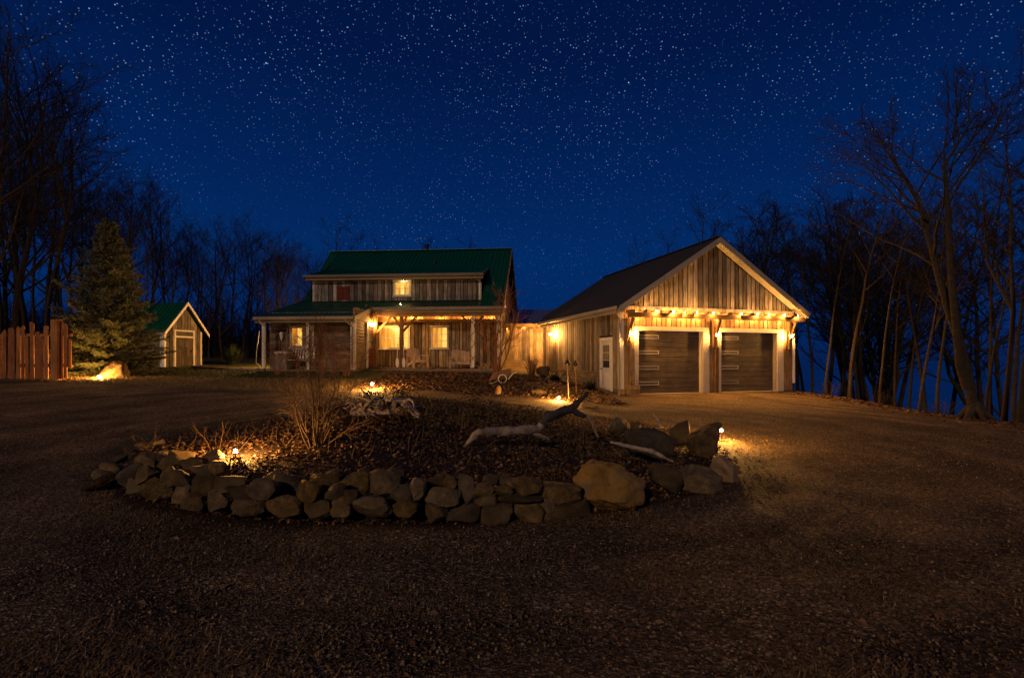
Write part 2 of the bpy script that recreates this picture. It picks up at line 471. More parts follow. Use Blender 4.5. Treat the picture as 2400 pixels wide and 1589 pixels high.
class MB:
    """collects boxes, prisms and tubes into one mesh"""
    def __init__(s): s.v, s.f = [], []
    def add(s, v, f):
        k = len(s.v); s.v += [tuple(p) for p in v]; s.f += [tuple(i + k for i in q) for q in f]; return s
    def box(s, x0, x1, y0, y1, z0, z1):
        return s.add([(x0, y0, z0), (x1, y0, z0), (x1, y1, z0), (x0, y1, z0), (x0, y0, z1), (x1, y0, z1), (x1, y1, z1), (x0, y1, z1)], BOXF)
    def bar(s, p, q, w, h, up=(0, 0, 1)):
        p, q = Vector(p), Vector(q); x = (q - p).normalized(); u = Vector(up)
        if abs(x.dot(u)) > 0.98: u = Vector((0, 1, 0))
        y = u.cross(x).normalized(); z = x.cross(y); L = (q - p).length; c = (p + q) / 2
        return s.add([c + x * a * L + y * b * w + z * cc * h for a, b, cc in BOXV], BOXF)
    def tube(s, pts, rad, n=6, cap=True):
        pts = [Vector(p) for p in pts]
        if not hasattr(rad, "__len__"): rad = [rad] * len(pts)
        k = len(s.v); ref = Vector((0.31, 0.77, 0.55))
        for i, p in enumerate(pts):
            t = (pts[min(i + 1, len(pts) - 1)] - pts[max(i - 1, 0)]).normalized()
            a = t.cross(ref).normalized(); b = t.cross(a)
            for j in range(n):
                g = 2 * math.pi * j / n
                s.v.append(tuple(p + (a * math.cos(g) + b * math.sin(g)) * rad[i]))
        for i in range(len(pts) - 1):
            for j in range(n):
                a0 = k + i * n + j; b0 = k + i * n + (j + 1) % n
                s.f.append((a0, b0, b0 + n, a0 + n))
        if cap:
            s.f.append(tuple(k + j for j in range(n))[::-1])
            e = k + (len(pts) - 1) * n
            s.f.append(tuple(e + j for j in range(n)))
        return s
    def lathe(s, prof, c=(0, 0, 0), n=12):
        k = len(s.v)
        for r_, z in prof:
            for j in range(n):
                g = 2 * math.pi * j / n
                s.v.append((c[0] + r_ * math.cos(g), c[1] + r_ * math.sin(g), c[2] + z))
        for i in range(len(prof) - 1):
            for j in range(n):
                a0 = k + i * n + j; b0 = k + i * n + (j + 1) % n
                s.f.append((a0, b0, b0 + n, a0 + n))
        return s
    def build(s, name, mat, parent=None, smooth=False):
        return link(name, pydata(name, s.v, s.f), M[mat], parent, smooth)

def prism(name, mat, parent, poly, axis, a0, a1):
    """polygon (u,v) extruded along an axis: 'x' -> (y,z) outline, 'y' -> (x,z) outline"""
    n = len(poly)
    put = (lambda a, u, v: (a, u, v)) if axis == "x" else (lambda a, u, v: (u, a, v))
    v = [put(a0, *p) for p in poly] + [put(a1, *p) for p in poly]
    f = [tuple(range(n)), tuple(range(2 * n - 1, n - 1, -1))]
    f += [(i, i + n, (i + 1) % n + n, (i + 1) % n) for i in range(n)]
    me = pydata(name, v, f)
    bm = bmesh.new(); bm.from_mesh(me); bmesh.ops.recalc_face_normals(bm, faces=bm.faces); bm.to_mesh(me); bm.free()
    return link(name, me, M[mat], parent)

_ico = {}
def ico_mesh(name, r_, mat, sub=1):
    key = (name, r_, sub)
    if key not in _ico:
        bm = bmesh.new(); bmesh.ops.create_icosphere(bm, subdivisions=sub, radius=r_)
        me = bpy.data.meshes.new(name); bm.to_mesh(me); bm.free()
        me.materials.append(M[mat]); _ico[key] = me
        me.polygons.foreach_set("use_smooth", [True] * len(me.polygons))
    return _ico[key]

def ball(name, parent, r_, mat, loc, sub=2, power=None):
    o = link(name, ico_mesh(name, r_, mat, sub), None, parent)
    o.location = loc
    if mat in LAMPS:                                       # the light this bulb gives
        col, rad = LAMPS[mat]
        ld = bpy.data.lights.new("bulb_light", "POINT")
        ld.color = col
        ld.energy = 4 * math.pi ** 2 * (power or r_) ** 2 * rad
        ld.shadow_soft_size = r_ * 1.05
        ld.use_soft_falloff = False
        lo = bpy.data.objects.new("bulb_light", ld)
        lo.location = loc
        lo.parent = parent
        C.objects.link(lo)
    return o

# ------------------------------------------------------------------ ground
CP = [(0, 0, 0), (-10, 0, 0), (10, 0, -.05), (0, 5, 0), (-8, 5, .05), (8, 5, -.05), (-3, -8, 0), (0, 9, .05), (5, 9.5, .02), (-7, 9, .15), (-12, 9, .3), (12, 10, -.08),
      (1.5, 15, .32), (-5, 16.5, .58), (0, 14, .33), (-8, 13, .4), (-15, 15, .75), (-16, 17, .88), (-16.5, 19, .95), (-12, 20, .93), (-17, 25, 1.25), (-12, 23, 1.1), (-8, 21.5, 1.0),
      (-3, 22, .98), (0, 22, .93), (4.4, 18.6, .20), (9, 19.8, .2), (12.6, 21, .12), (6, 14, .15), (10, 15, .05), (15, 21, 0), (13.5, 13, -.1), (2.6, 20.5, .5), (1.9, 24, .85), (0.5, 27.5, 1.08),
      (-30, 30, 1.7), (-10, 38, 1.5), (10, 36, .6), (-30, 10, .9), (-30, -5, .2), (20, -5, -.1), (30, 40, 0), (-60, 60, 2.0), (60, 60, 0), (0, 70, 1.2), (-60, 0, 1.0), (60, 0, -.2), (0, -30, 0)]
_cp = np.array(CP, float)
def _tps_k(d2):
    return np.where(d2 > 1e-12, 0.5 * d2 * np.log(d2 + 1e-12), 0.0)
_n = len(_cp)
_K = _tps_k(((_cp[:, None, :2] - _cp[None, :, :2]) ** 2).sum(-1)) + np.eye(_n) * 0.6
_P = np.c_[np.ones(_n), _cp[:, :2]]
_A = np.zeros((_n + 3, _n + 3)); _A[:_n, :_n] = _K; _A[:_n, _n:] = _P; _A[_n:, :_n] = _P.T
_w = np.linalg.solve(_A, np.r_[_cp[:, 2], 0, 0, 0])

def sstep(a, b, x):
    t = np.clip((x - a) / (b - a), 0, 1)
    return t * t * (3 - 2 * t)

MX, MY, MRX, MRY = -1.3, 9.0, 5.2, 4.4          # planting island
def mound_r(x, y):
    return np.sqrt(((x - MX) / MRX) ** 2 + ((y - MY) / MRY) ** 2)

def ground(x, y):
    x = np.asarray(x, float); y = np.asarray(y, float)
    sh = np.broadcast(x, y).shape
    xf, yf = np.broadcast_to(x, sh).ravel(), np.broadcast_to(y, sh).ravel()
    z = np.zeros_like(xf)
    for i in range(0, len(xf), 20000):
        a, b = xf[i:i + 20000], yf[i:i + 20000]
        d2 = (a[:, None] - _cp[None, :, 0]) ** 2 + (b[:, None] - _cp[None, :, 1]) ** 2
        z[i:i + 20000] = _tps_k(d2) @ _w[:_n] + _w[_n] + _w[_n + 1] * a + _w[_n + 2] * b
    z = np.clip(z, -0.35, 2.0)
    # island of soil behind the stone wall
    r = mound_r(xf, yf)
    front = sstep(0.15, 0.55, (MY - yf) / MRY) * sstep(2.3, 1.2, xf)
    amp = 0.68 - 0.33 * sstep(-2.6, 1.2, xf)
    soft = sstep(1.0, 0.25, r)
    hard = 0.54 * sstep(0.955, 0.90, r) + 0.46 * sstep(0.95, 0.15, r)
    z = z + amp * (soft * (1 - front) + hard * front)
    # bed in front of the house, lawn bank
    bd = np.sqrt(((xf - 1.0) / 2.6) ** 2 + ((yf - 18.6) / 3.0) ** 2)
    z = z + 0.22 * sstep(1.0, 0.2, bd) * sstep(4.2, 3.2, xf)
    # bluff above the lake
    t = np.maximum(0, xf - 13.3 - 0.35 * np.sin(yf * 0.7))
    z = z - 0.30 * t ** 1.35 * sstep(0, 2, t + 1)
    z = np.maximum(z, -14)
    return z.reshape(sh)

def gz(x, y):
    return float(ground(np.array([x]), np.array([y]))[0])

def at(px, py, Y):
    """point seen at pixel (px, py) of the 2400 px wide photograph, Y metres away"""
    return Vector(((px - 1200) / FOC * Y, Y, CAMZ - (py - HOR) / FOC * Y))

def hit(px, py, y0=2.0, y1=40.0):
    """where the sight line through a pixel meets the ground"""
    ys = np.linspace(y0, y1, 1500)
    xs = (px - 1200) / FOC * ys
    zs = CAMZ - (py - HOR) / FOC * ys
    g = ground(xs, ys)
    k = np.argmax(zs <= g) if (zs <= g).any() else len(ys) - 1
    return Vector((xs[k], ys[k], g[k]))

def bed_edge(x):
    return 15.9 - 0.26 * (x + 1) + 0.25 * np.sin(x * 1.7)

def sit(px, py, off=0.0, y0=3.0, y1=14.0):
    """nearest point on a sight line that is OFF above the ground"""
    ys = np.linspace(y0, y1, 900)
    xs = (px - 1200) / FOC * ys
    zs = CAMZ - (py - HOR) / FOC * ys
    d = zs - ground(xs, ys) - off
    k = np.argmax(d <= 0) if (d <= 0).any() else int(np.argmin(d))
    return Vector((xs[k], ys[k], zs[k]))

def build_ground():
    def axis(parts):
        out = []
        for a, b, s in parts:
            out += list(np.arange(a, b, s))
        return np.array(out)
    xs = axis([(-120, -40, 8), (-40, -16, 1.0), (-16, -8, .25), (-8, 6, .09), (6, 16, .25), (16, 30, .8), (30, 60.1, 6)])
    ys = axis([(-30, 0, 3), (0, 2, .25), (2, 13.5, .09), (13.5, 24, .25), (24, 40, 1.0), (40, 121, 8)])
    X, Y = np.meshgrid(xs, ys)
    Z = ground(X, Y)
    fl = np.array([mnoise.fractal(Vector((a * 1.1, b * 1.1, 0)), 1.0, 2.0, 4) for a, b in zip(X.ravel(), Y.ravel())]).reshape(X.shape)
    near = sstep(30, 8, Y)
    ring = mound_r(X, Y) * 4.8
    ang = np.arctan2(Y - MY, X - MX)
    trk = np.array([mnoise.fractal(Vector((a * 1.9, b * 2.4, 7.0)), .9, 2.1, 4) for a, b in zip(ring.ravel(), ang.ravel())]).reshape(X.shape)
    out = sstep(1.0, 1.15, mound_r(X, Y)) * near
    Z = Z + fl * 0.022 * near + trk * .018 * out
    nx, ny = len(xs), len(ys)
    v = np.c_[X.ravel(), Y.ravel(), Z.ravel()]
    idx = np.arange(nx * ny).reshape(ny, nx)
    f = np.c_[idx[:-1, :-1].ravel(), idx[:-1, 1:].ravel(), idx[1:, 1:].ravel(), idx[1:, :-1].ravel()]
    me = np_mesh("ground", v, f)
    x, y = X.ravel(), Y.ravel()
    wob = fl.ravel() * 0.5
    mul = sstep(1.04, 0.97, mound_r(x, y) + wob * 0.06)
    bed = sstep(-0.15, 0.35, y - bed_edge(x) + wob) * sstep(23.5, 23.0, y) * sstep(4.0, 3.4, x) * sstep(-6.2, -5.4, x)
    mul = np.maximum(mul, bed)
    mul = np.maximum(mul, sstep(13.0, 14.2, x + wob))
    law = sstep(15.6, 16.6, y + 0.10 * (x + 12) + wob) * sstep(-5.2, -6.4, x + wob)
    law = np.maximum(law, sstep(24, 26, y))
    grn = sstep(18.8, 19.8, y + wob) * sstep(-5.5, -6.5, x + wob) * 0.9
    edge = sstep(1.14, 1.06, mound_r(x, y) + wob * 0.1) * sstep(1.0, 1.04, mound_r(x, y)) * sstep(7.0, 8.5, y) * sstep(-2, -4, x)
    grn = np.maximum(grn, edge * 0.7)
    a = me.color_attributes.new("zone", "FLOAT_COLOR", "POINT")
    c = np.ones((len(v), 4), np.float32); c[:, 0] = mul; c[:, 1] = law; c[:, 2] = grn; c[:, 3] = np.clip(.5 + trk.ravel() * .9, 0, 1)
    a.data.foreach_set("color", c.ravel())
    o = link("ground", me, M["ground"], smooth=True)
    tag(o, "dark gravel yard with lawn and soil rising to the house", kind="structure")
build_ground()

w = pydata("lake", [(-6000, -500, -12.5), (9000, -500, -12.5), (9000, 9000, -12.5), (-6000, 9000, -12.5)], [(0, 1, 2, 3)])
tag(link("lake", w, M["water"]), "dark blue lake reaching the horizon behind the right-hand trees", kind="structure")

# ------------------------------------------------------------------ window / door builders (thing > window > frame, pane, muntin)
def window(parent, x0, x1, y, z0, z1, cols, rows, glows, fw=0.09, rz=0.0, loc=None, frame="white", name="window"):
    """faces -y of its own axes; glows: one material per column"""
    w_, h_ = x1 - x0, z1 - z0
    root = empty(name, loc if loc else (x0, y, z0), rz, parent)
    f = MB()
    f.box(0, fw, -.045, .04, 0, h_).box(w_ - fw, w_, -.045, .04, 0, h_)
    f.box(fw, w_ - fw, -.043, .04, h_ - fw, h_).box(fw, w_ - fw, -.043, .04, 0, fw)
    f.build("frame", frame, root)
    MB().box(-.05, w_ + .05, -.085, -.046, -.03, .035).build("sill", frame, root)
    MB().box(-.04, w_ + .04, -.075, -.046, h_ - .03, h_ + .03).build("head_trim", frame, root)
    cw, rh = (w_ - 2 * fw) / cols, (h_ - 2 * fw) / rows
    for i in range(cols):
        for j in range(rows):
            MB().box(fw + i * cw, fw + (i + 1) * cw, .004, .02, fw + j * rh, fw + (j + 1) * rh).build("pane", glows[i % len(glows)], root)
    mt = MB()
    for i in range(1, cols):
        mt.box(fw + i * cw - .014, fw + i * cw + .014, -.022, .003, fw, h_ - fw)
    for j in range(1, rows):
        mt.box(fw, w_ - fw, -.018, .002, fw + j * rh - .012, fw + j * rh + .012)
    if mt.v:
        mt.build("muntin", frame, root)
    return root

def roof_slab(parent, mat, x0, x1, a, b, th=0.09, rib=None, name="roof", skirt=True):
    """sloping slab from (y,z)=a up to b between x0 and x1, with raised seams"""
    m = MB()
    (ya, za), (yb, zb) = a, b
    m.add([(x0, ya, za - th), (x1, ya, za - th), (x1, yb, zb - th), (x0, yb, zb - th), (x0, ya, za), (x1, ya, za), (x1, yb, zb), (x0, yb, zb)], BOXF)
    if rib:
        x = x0 + 0.04
        L = math.hypot(yb - ya, zb - za); ny, nz = -(zb - za) / L, (yb - ya) / L
        if nz < 0: ny, nz = -ny, -nz
        while x < x1 - 0.03:
            hh = 0.028
            p = [(x, ya, za), (x + .035, ya, za), (x + .035, yb, zb), (x, yb, zb)]
            q = [(X_, y_ + ny * hh, z_ + nz * hh) for X_, y_, z_ in p]
            m.add(p + q, BOXF)
            x += rib
    return m.build(name, mat, parent)

def planks_v(parent, mat, x0, x1, y, zb, ztop, wmin=0.14, wmax=0.24, th=0.022, gap=0.011, name="plank", batten=None):
    """upright boards on a face looking towards -y; zb / ztop: numbers or functions of x"""
    fb = zb if callable(zb) else (lambda x: zb)
    ft = ztop if callable(ztop) else (lambda x: ztop)
    x = x0
    while x < x1 - 0.02:
        w_ = min(rnd.uniform(wmin, wmax), x1 - x)
        if x1 - x - w_ < 0.06: w_ = x1 - x
        a, b = x + gap, x + w_ - gap
        off = rnd.uniform(0, 0.012)
        za0, zb0, za1, zb1 = fb(a), fb(b), ft(a), ft(b)
        if max(za1 - za0, zb1 - zb0) > 0.03:
            za1, zb1 = max(za1, za0 + .01), max(zb1, zb0 + .01)
            if abs(za1 - zb1) < 1e-4 and abs(za0 - zb0) < 1e-4:
                box(name, parent, mat, a, b, y - th - off, y, za0, za1)
            else:
                mb = MB()
                mb.add([(a, y - th - off, za0), (b, y - th - off, zb0), (b, y, zb0), (a, y, za0), (a, y - th - off, za1), (b, y - th - off, zb1), (b, y, zb1), (a, y, za1)], BOXF)
                mb.build(name, mat, parent)
            if batten:
                bb, t = x + w_ - 0.025, 0.05
                z_1 = min(ft(bb), ft(min(bb + t, x1)))
                if z_1 - fb(bb) > 0.08 and bb + t < x1:
                    box("batten", parent, batten, bb, bb + t, y - th - 0.035, y - th - 0.013, fb(bb) + .004, z_1 - .01)
        x += w_

def holes_planks(parent, mat, x0, x1, y, z0, z1, holes, **kw):
    """boards on a wall with openings: each span split above and below"""
    xs = sorted({x0, x1} | {h[0] for h in holes} | {h[1] for h in holes})
    for a, b in zip(xs[:-1], xs[1:]):
        inside = [h for h in holes if h[0] <= a + 1e-6 and h[1] >= b - 1e-6]
        if not inside:
            planks_v(parent, mat, a, b, y, z0, z1, **kw)
        for h in inside:
            if h[2] > z0 + 0.03: planks_v(parent, mat, a, b, y, z0, h[2], **kw)
            if h[3] < z1 - 0.03: planks_v(parent, mat, a, b, y, h[3], z1, **kw)

# ------------------------------------------------------------------ garage
def lantern(parent, x, y, z, rz=0, big=1.0, mat="sconce"):
    """barn style wall lamp: back plate, gooseneck arm, shade, bulb"""
    root = empty("wall_lantern", (x, y, z), rz, parent)
    MB().lathe([(0.0, 0), (0.06, 0), (0.06, .02), (0, .02)], n=10).build("back_plate", "black", root).rotation_euler = (R(90), 0, 0)
    MB().tube([(0, 0, 0), (0, -.10, .06), (0, -.17, .10), (0, -.20, .06)], 0.012, 6).build("arm", "black", root)
    MB().lathe([(0.0, .115), (0.012, .10), (0.055, .062), (0.058, .052), (0, .056)], (0, -.20, -.03), 10).build("cap", "black", root)
    cg = MB()
    for k in range(4):
        g = k * math.pi / 2 + .78
        cg.tube([(.05 * math.cos(g), -.20 + .05 * math.sin(g), .02), (.058 * math.cos(g), -.20 + .058 * math.sin(g), -.10)], .005, 4)
    cg.lathe([(0, -.105), (.06, -.105), (.06, -.095), (0, -.095)], (0, -.2, 0), 10)
    cg.build("cage", "black", root)
    ball("bulb", root, 0.040 * big ** .5, mat, (0, -.20, -.03), 2, .054 * big)
    return root

G = empty("garage", (4.10, 18.5, 0), math.atan2(.283, .959))
tag(G, "barn board garage with two dark plank doors and a dark gabled roof", "garage")
SLAB, EAVE, PEAKX, PEAK = 0.22, 3.66, 4.6, 6.62
SL = (PEAK - EAVE) / 4.6
groof = lambda x: EAVE + SL * (4.6 - abs(x - PEAKX)) - 0.16
def build_garage():
    gd = 9.9
    box("foundation", G, "foundation", .36, 8.9, .50, gd, -.4, SLAB)
    # shell behind the boards
    wl = prism("wall", "barn", G, [(.32, SLAB), (8.93, SLAB), (8.93, 3.6), (PEAKX, groof(PEAKX)), (.32, 3.6)], "y", gd - .1, gd)
    D1, D2, TOP = (1.10, 4.10), (5.02, 7.94), 2.76
    front = empty("front_wall", (0, 0, 0), 0, G)
    # sheathing with door openings
    sh = MB()
    for a, b in ((.32, D1[0]), (D1[1], D2[0]), (D2[1], 8.93)):
        sh.box(a, b, .475, .56, SLAB, TOP)
    sh.box(.32, 8.93, .475, .56, TOP, 3.55)
    sh.build("sheathing", "gap_shade", front)
    prism("gable_sheathing", "gap_shade", front, [(.32, 3.55), (8.93, 3.55), (PEAKX, groof(PEAKX) + .02)], "y", .478, .55)
    for a, b in ((.47, .93), (4.44, 4.89), (8.31, 8.82)):
        planks_v(front, "barn_gold", a, b, .475, SLAB + .03, 2.92, 0.17, 0.26)
    planks_v(front, "barn_gold", .47, 8.82, .475, 2.935, 3.58, 0.20, 0.28, gap=.024)
    # gable boards
    planks_v(front, "grey_board", .45, 8.80, .478, 3.74, lambda x: groof(x) - .02, 0.20, 0.27, gap=.026)
    box("drip_board", G, "grey_board", .40, 8.86, .41, .470, 3.585, 3.735)
    # corner boards
    box("corner_board", G, "white_bright", .30, .46, .43, .474, SLAB + .22, 3.56)
    box("corner_board", G, "white_bright", .275, .299, .43, .60, SLAB + .22, 3.56)
    box("corner_board", G, "white", 8.83, 8.95, .44, .474, SLAB + .35, 3.56)
    box("corner_plinth", G, "skirt", .27, .47, .40, .52, .0, SLAB + .215)
    # door trim
    for (a, b) in (D1, D2):
        wl_, wr_ = (.17, .33) if a < 2 else (.125, .36)
        box("door_trim", G, "trim", a - wl_, a, .415, .47, SLAB, TOP)
        box("door_trim", G, "trim", b + .02, b + wr_, .415, .47, SLAB, TOP)
        box("door_trim", G, "trim", a - wl_, b + wr_, .412, .47, TOP + .003, TOP + .17)
        # jambs
        box("door_jamb", G, "trim", a - .01, a + .012, .475, .66, SLAB, TOP)
        box("door_jamb", G, "trim", b - .012, b + .018, .475, .66, SLAB, TOP)
        box("threshold", G, "foundation", a, b, .30, .75, SLAB - .12, SLAB + .02)
        d = empty("garage_door", (a + .013, .64, SLAB + .02), 0, G)
        wd, hd = b - a - .027, TOP - SLAB - .03
        n = 4
        for k in range(n):
            p = MB(); zz = k * hd / n
            for q in range(3):
                p.box(0, wd, 0 - (.004 if q == 1 else 0), .05, zz + q * hd / n / 3 + .008, zz + (q + 1) * hd / n / 3 - .004)
            p.box(0.01, wd - .01, .012, .045, zz + .001, zz + hd / n - .001)
            p.build("panel", "garage_door", d)
            z0 = zz + hd / n * .52; sw = .98; s = MB()
            s.box(.06, .06 + sw, -.022, -.006, z0, z0 + .022).box(.06, .06 + sw, -.022, -.006, z0 + .128, z0 + .15)
            s.box(.06, .09, -.022, -.006, z0 + .023, z0 + .127).box(.03 + sw, .06 + sw, -.022, -.006, z0 + .023, z0 + .127)
            s.build("slot_frame", "trim", d)
            MB().box(.091, .029 + sw, -.014, -.007, z0 + .023, z0 + .127).build("slot_pane", "frost", d)
    # side wall looking left (local -x)
    side = empty("side_wall", (0, 0, 0), 0, G)
    MB().box(.32, .40, .57, 1.10, SLAB, 3.58).box(.32, .40, 2.16, gd - .12, SLAB, 3.58).box(.32, .40, 1.10, 2.16, 2.48, 3.58).build("sheathing", "gap_shade", side)
    holder = empty("board_face", (.32, gd, 0), R(-90), side)    # its own x runs towards the front
    # boards as parts of the side wall: own axes rotated -90 deg
    Ls = gd - .60
    def splank(a, b, z0, z1):
        x = a
        while x < b - .02:
            w_ = min(rnd.uniform(.20, .30), b - x)
            if b - x - w_ < .07: w_ = b - x
            o = rnd.uniform(0, .014)
            box("plank", side, "barn", .32 - .022 - o, .32, x + .022, x + w_ - .022, z0, z1)
            if False:
                box("batten", side, "barn", .32 - .052, .32 - .026 - .012, x + w_ - .025, x + w_ + .025, z0 + .004, z1 - .005)
            x += w_
    splank(2.22, gd - .02, 1.10, 3.52)
    splank(.62, 1.06, .46, 3.52)
    splank(1.06, 2.22, 2.60, 3.52)
    for z0, z1 in ((SLAB - .5, .42), (.428, .76), (.768, 1.08)):
        box("skirt_board", side, "skirt", .286, .319, 2.24, gd, z0, z1)
    box("skirt_board", side, "skirt", .286, .319, .62, 1.05, SLAB - .5, .455)
    box("water_table", side, "trim", .272, .319, 2.24, gd, 1.082, 1.098)
    bpy.data.objects.remove(holder)
    # white side door
    sd = empty("side_door", (.30, 2.18, SLAB), R(-90), G)        # own x towards the front, own -y outwards
    f = MB().box(0, .11, -.03, .03, 0, 2.30).box(.98, 1.09, -.03, .03, 0, 2.30).box(.111, .979, -.03, .03, 2.17, 2.30)
    f.build("frame", "white", sd)
    leaf = MB().box(.115, .975, .0, .045, .02, 2.165)
    leaf.box(.20, .54, -.012, -.001, .2, .85).box(.56, .89, -.012, -.001, .2, .85)
    leaf.build("door_leaf", "white_bright", sd)
    for i in range(3):
        for j in range(3):
            MB().box(.28 + i * .185, .28 + i * .185 + .165, -.006, -.001, 1.05 + j * .32, 1.05 + j * .32 + .295).build("pane", "dim" if j else "glass", sd)
    ball("knob", sd, .035, "black", (.17, -.04, 1.0), 1)
    box("step", G, "deck", -.45, .24, 1.0, 2.3, SLAB - .35, SLAB - .03)
    # roof
    r1 = roof_slab(G, "shingle", 0, 1, (0, 0), (1, 1), name="scratch"); bpy.data.objects.remove(r1)
    def slope(sgn):
        m = MB()
        xe = PEAKX + sgn * 4.62
        n = 34                                              # shingle courses, each lapping the one below
        y0, y1 = -.02, gd + .35
        for k in range(n):
            t0, t1 = k / n, (k + 1) / n
            xa, za = xe + (PEAKX - xe) * t0, EAVE + (PEAK - EAVE) * t0
            xb, zb = xe + (PEAKX - xe) * t1, EAVE + (PEAK - EAVE) * t1
            m.add([(xa, y0, za - .06), (xb, y0, zb - .06), (xb, y1, zb - .06), (xa, y1, za - .06), (xa, y0, za + .022), (xb, y0, zb + .004), (xb, y1, zb + .004), (xa, y1, za + .022)], BOXF)
        o = m.build("roof", "shingle", G)
        bm = bmesh.new(); bm.from_mesh(o.data); bmesh.ops.recalc_face_normals(bm, faces=bm.faces); bm.to_mesh(o.data); bm.free()
    slope(-1); slope(1)
    bar("ridge_cap", G, "shingle", (PEAKX, -.02, PEAK + .03), (PEAKX, gd + .35, PEAK + .03), .22, .03)
    for sgn in (-1, 1):
        xe = PEAKX + sgn * 4.60
        # rake fascia, soffit, gutter
        dz = -.15
        bar("rake_board", G, "white", (xe, -.035, EAVE + dz + .03), (PEAKX, -.035, PEAK + dz + .03), .03, .24, up=(0, 1, 0)) if False else None
        m = MB()
        m.add([(xe, -.055, EAVE - .25), (PEAKX, -.055, PEAK - .25), (PEAKX, -.022, PEAK - .25), (xe, -.022, EAVE - .25), (xe, -.055, EAVE + .0), (PEAKX, -.055, PEAK + .0), (PEAKX, -.022, PEAK + .0), (xe, -.022, EAVE)], BOXF)
        m.build("rake_board", "trim", G)
        s = MB()
        s.add([(xe, -.02, EAVE - .13), (PEAKX, -.02, PEAK - .13), (PEAKX, .46, PEAK - .13), (xe, .46, EAVE - .13), (xe, -.02, EAVE - .105), (PEAKX, -.02, PEAK - .105), (PEAKX, .46, PEAK - .105), (xe, .46, EAVE - .105)], BOXF)
        s.build("rake_soffit", "white", G)
        box("eave_soffit", G, "white", min(xe + (.03 if sgn < 0 else -.03), PEAKX + sgn * 4.27), max(xe + (.03 if sgn < 0 else -.03), PEAKX + sgn * 4.27), .47, gd + .3, EAVE - .135, EAVE - .11)
        m = MB()
        gx = xe - .03 * 0
        o0, o1 = (xe - .12, xe) if sgn < 0 else (xe, xe + .12)
        m.box(o0, o1, -.02, gd + .3, EAVE - .12, EAVE - .105).box(o0, o0 + .012, -.02, gd + .3, EAVE - .104, EAVE + .0).box(o1 - .012, o1, -.02, gd + .3, EAVE - .104, EAVE + .0)
        m.build("gutter", "trim", G)
        box("fascia", G, "trim", min(xe, xe - sgn * .03), max(xe, xe - sgn * .03), .0, gd + .3, EAVE - .26, EAVE - .125)
    MB().tube([(-.05, .1, EAVE - .12), (.0, .25, EAVE - .25), (.20, .36, EAVE - .42), (.215, .38, EAVE - .7), (.215, .38, .30), (.10, .25, .16)], .04, 8).build("downspout", "trim", G)
    # brackets, beam and outlookers over the doors
    for x in (.62, 4.66, 8.60):
        b = empty("bracket", (x, 0, 0), 0, G)
        box("bracket_post", b, "post", -.075, .075, .335, .448, 2.12 if x < 8 else 2.05, 3.24)
        bar("brace", b, "post", (0, .34, 2.52), (0, .03, 3.26), .09, .09)
        box("bracket_arm", b, "beam", -.06, .06, -.05, .44, 3.12, 3.245) if False else None
        if x < 2 or x > 8:
            pass
    box("beam", G, "beam", .42, 8.98, -.06, .10, 3.25, 3.43)
    x = .55
    while x < 8.9:
        box("outlooker", G, "post", x - .024, x + .024, -.17, .405, 3.435, 3.54)
        x += .56
    for x in (4.665,):
        box("center_post", G, "dark_post", x + .02, x + .16, .33, .412, SLAB, 2.10)
    # lamps
    for x in (.70, 4.67, 8.56):
        lantern(G, x, .43, 2.66)
    lantern(G, .24, 7.45, 2.98, R(-90), 1.75)
build_garage()

def build_string_lights():
    root = empty("string_lights", (4.10, 18.5, 3.45), math.atan2(.283, .959))
    tag(root, "string of glowing bulbs wound along the beam above the garage doors", "string lights")
    front = [.55, 1.55, 2.32, 2.83, 3.40, 4.18, 5.55, 6.38, 6.98, 7.75, 8.5]
    spots = []
    for i, x in enumerate(front):
        spots.append((x, -.13, .035, True))
        if i + 1 < len(front):
            spots.append(((x + front[i + 1]) / 2, .25, -.12, False))
    pts = []
    for (a, ya, za, _), (b, yb, zb, _) in zip(spots[:-1], spots[1:]):
        for k in range(4):
            t = k / 4
            pts.append((a + (b - a) * t, ya + (yb - ya) * t, max(za + (zb - za) * t, .0 if -.09 < ya + (yb - ya) * t < .13 else -1) + .03))
    MB().tube(pts, .007, 4).build("cable", "black", root)
    for x, y, z, f in spots:
        MB().lathe([(.0, .06), (.014, .06), (.016, .02), (0, .02)], (x, y, z), 8).build("socket", "black", root)
        ball("bulb", root, (.028 if abs(x - 2.32) < .1 else .019) if f else .021, "string", (x, y, z), 2)
build_string_lights()

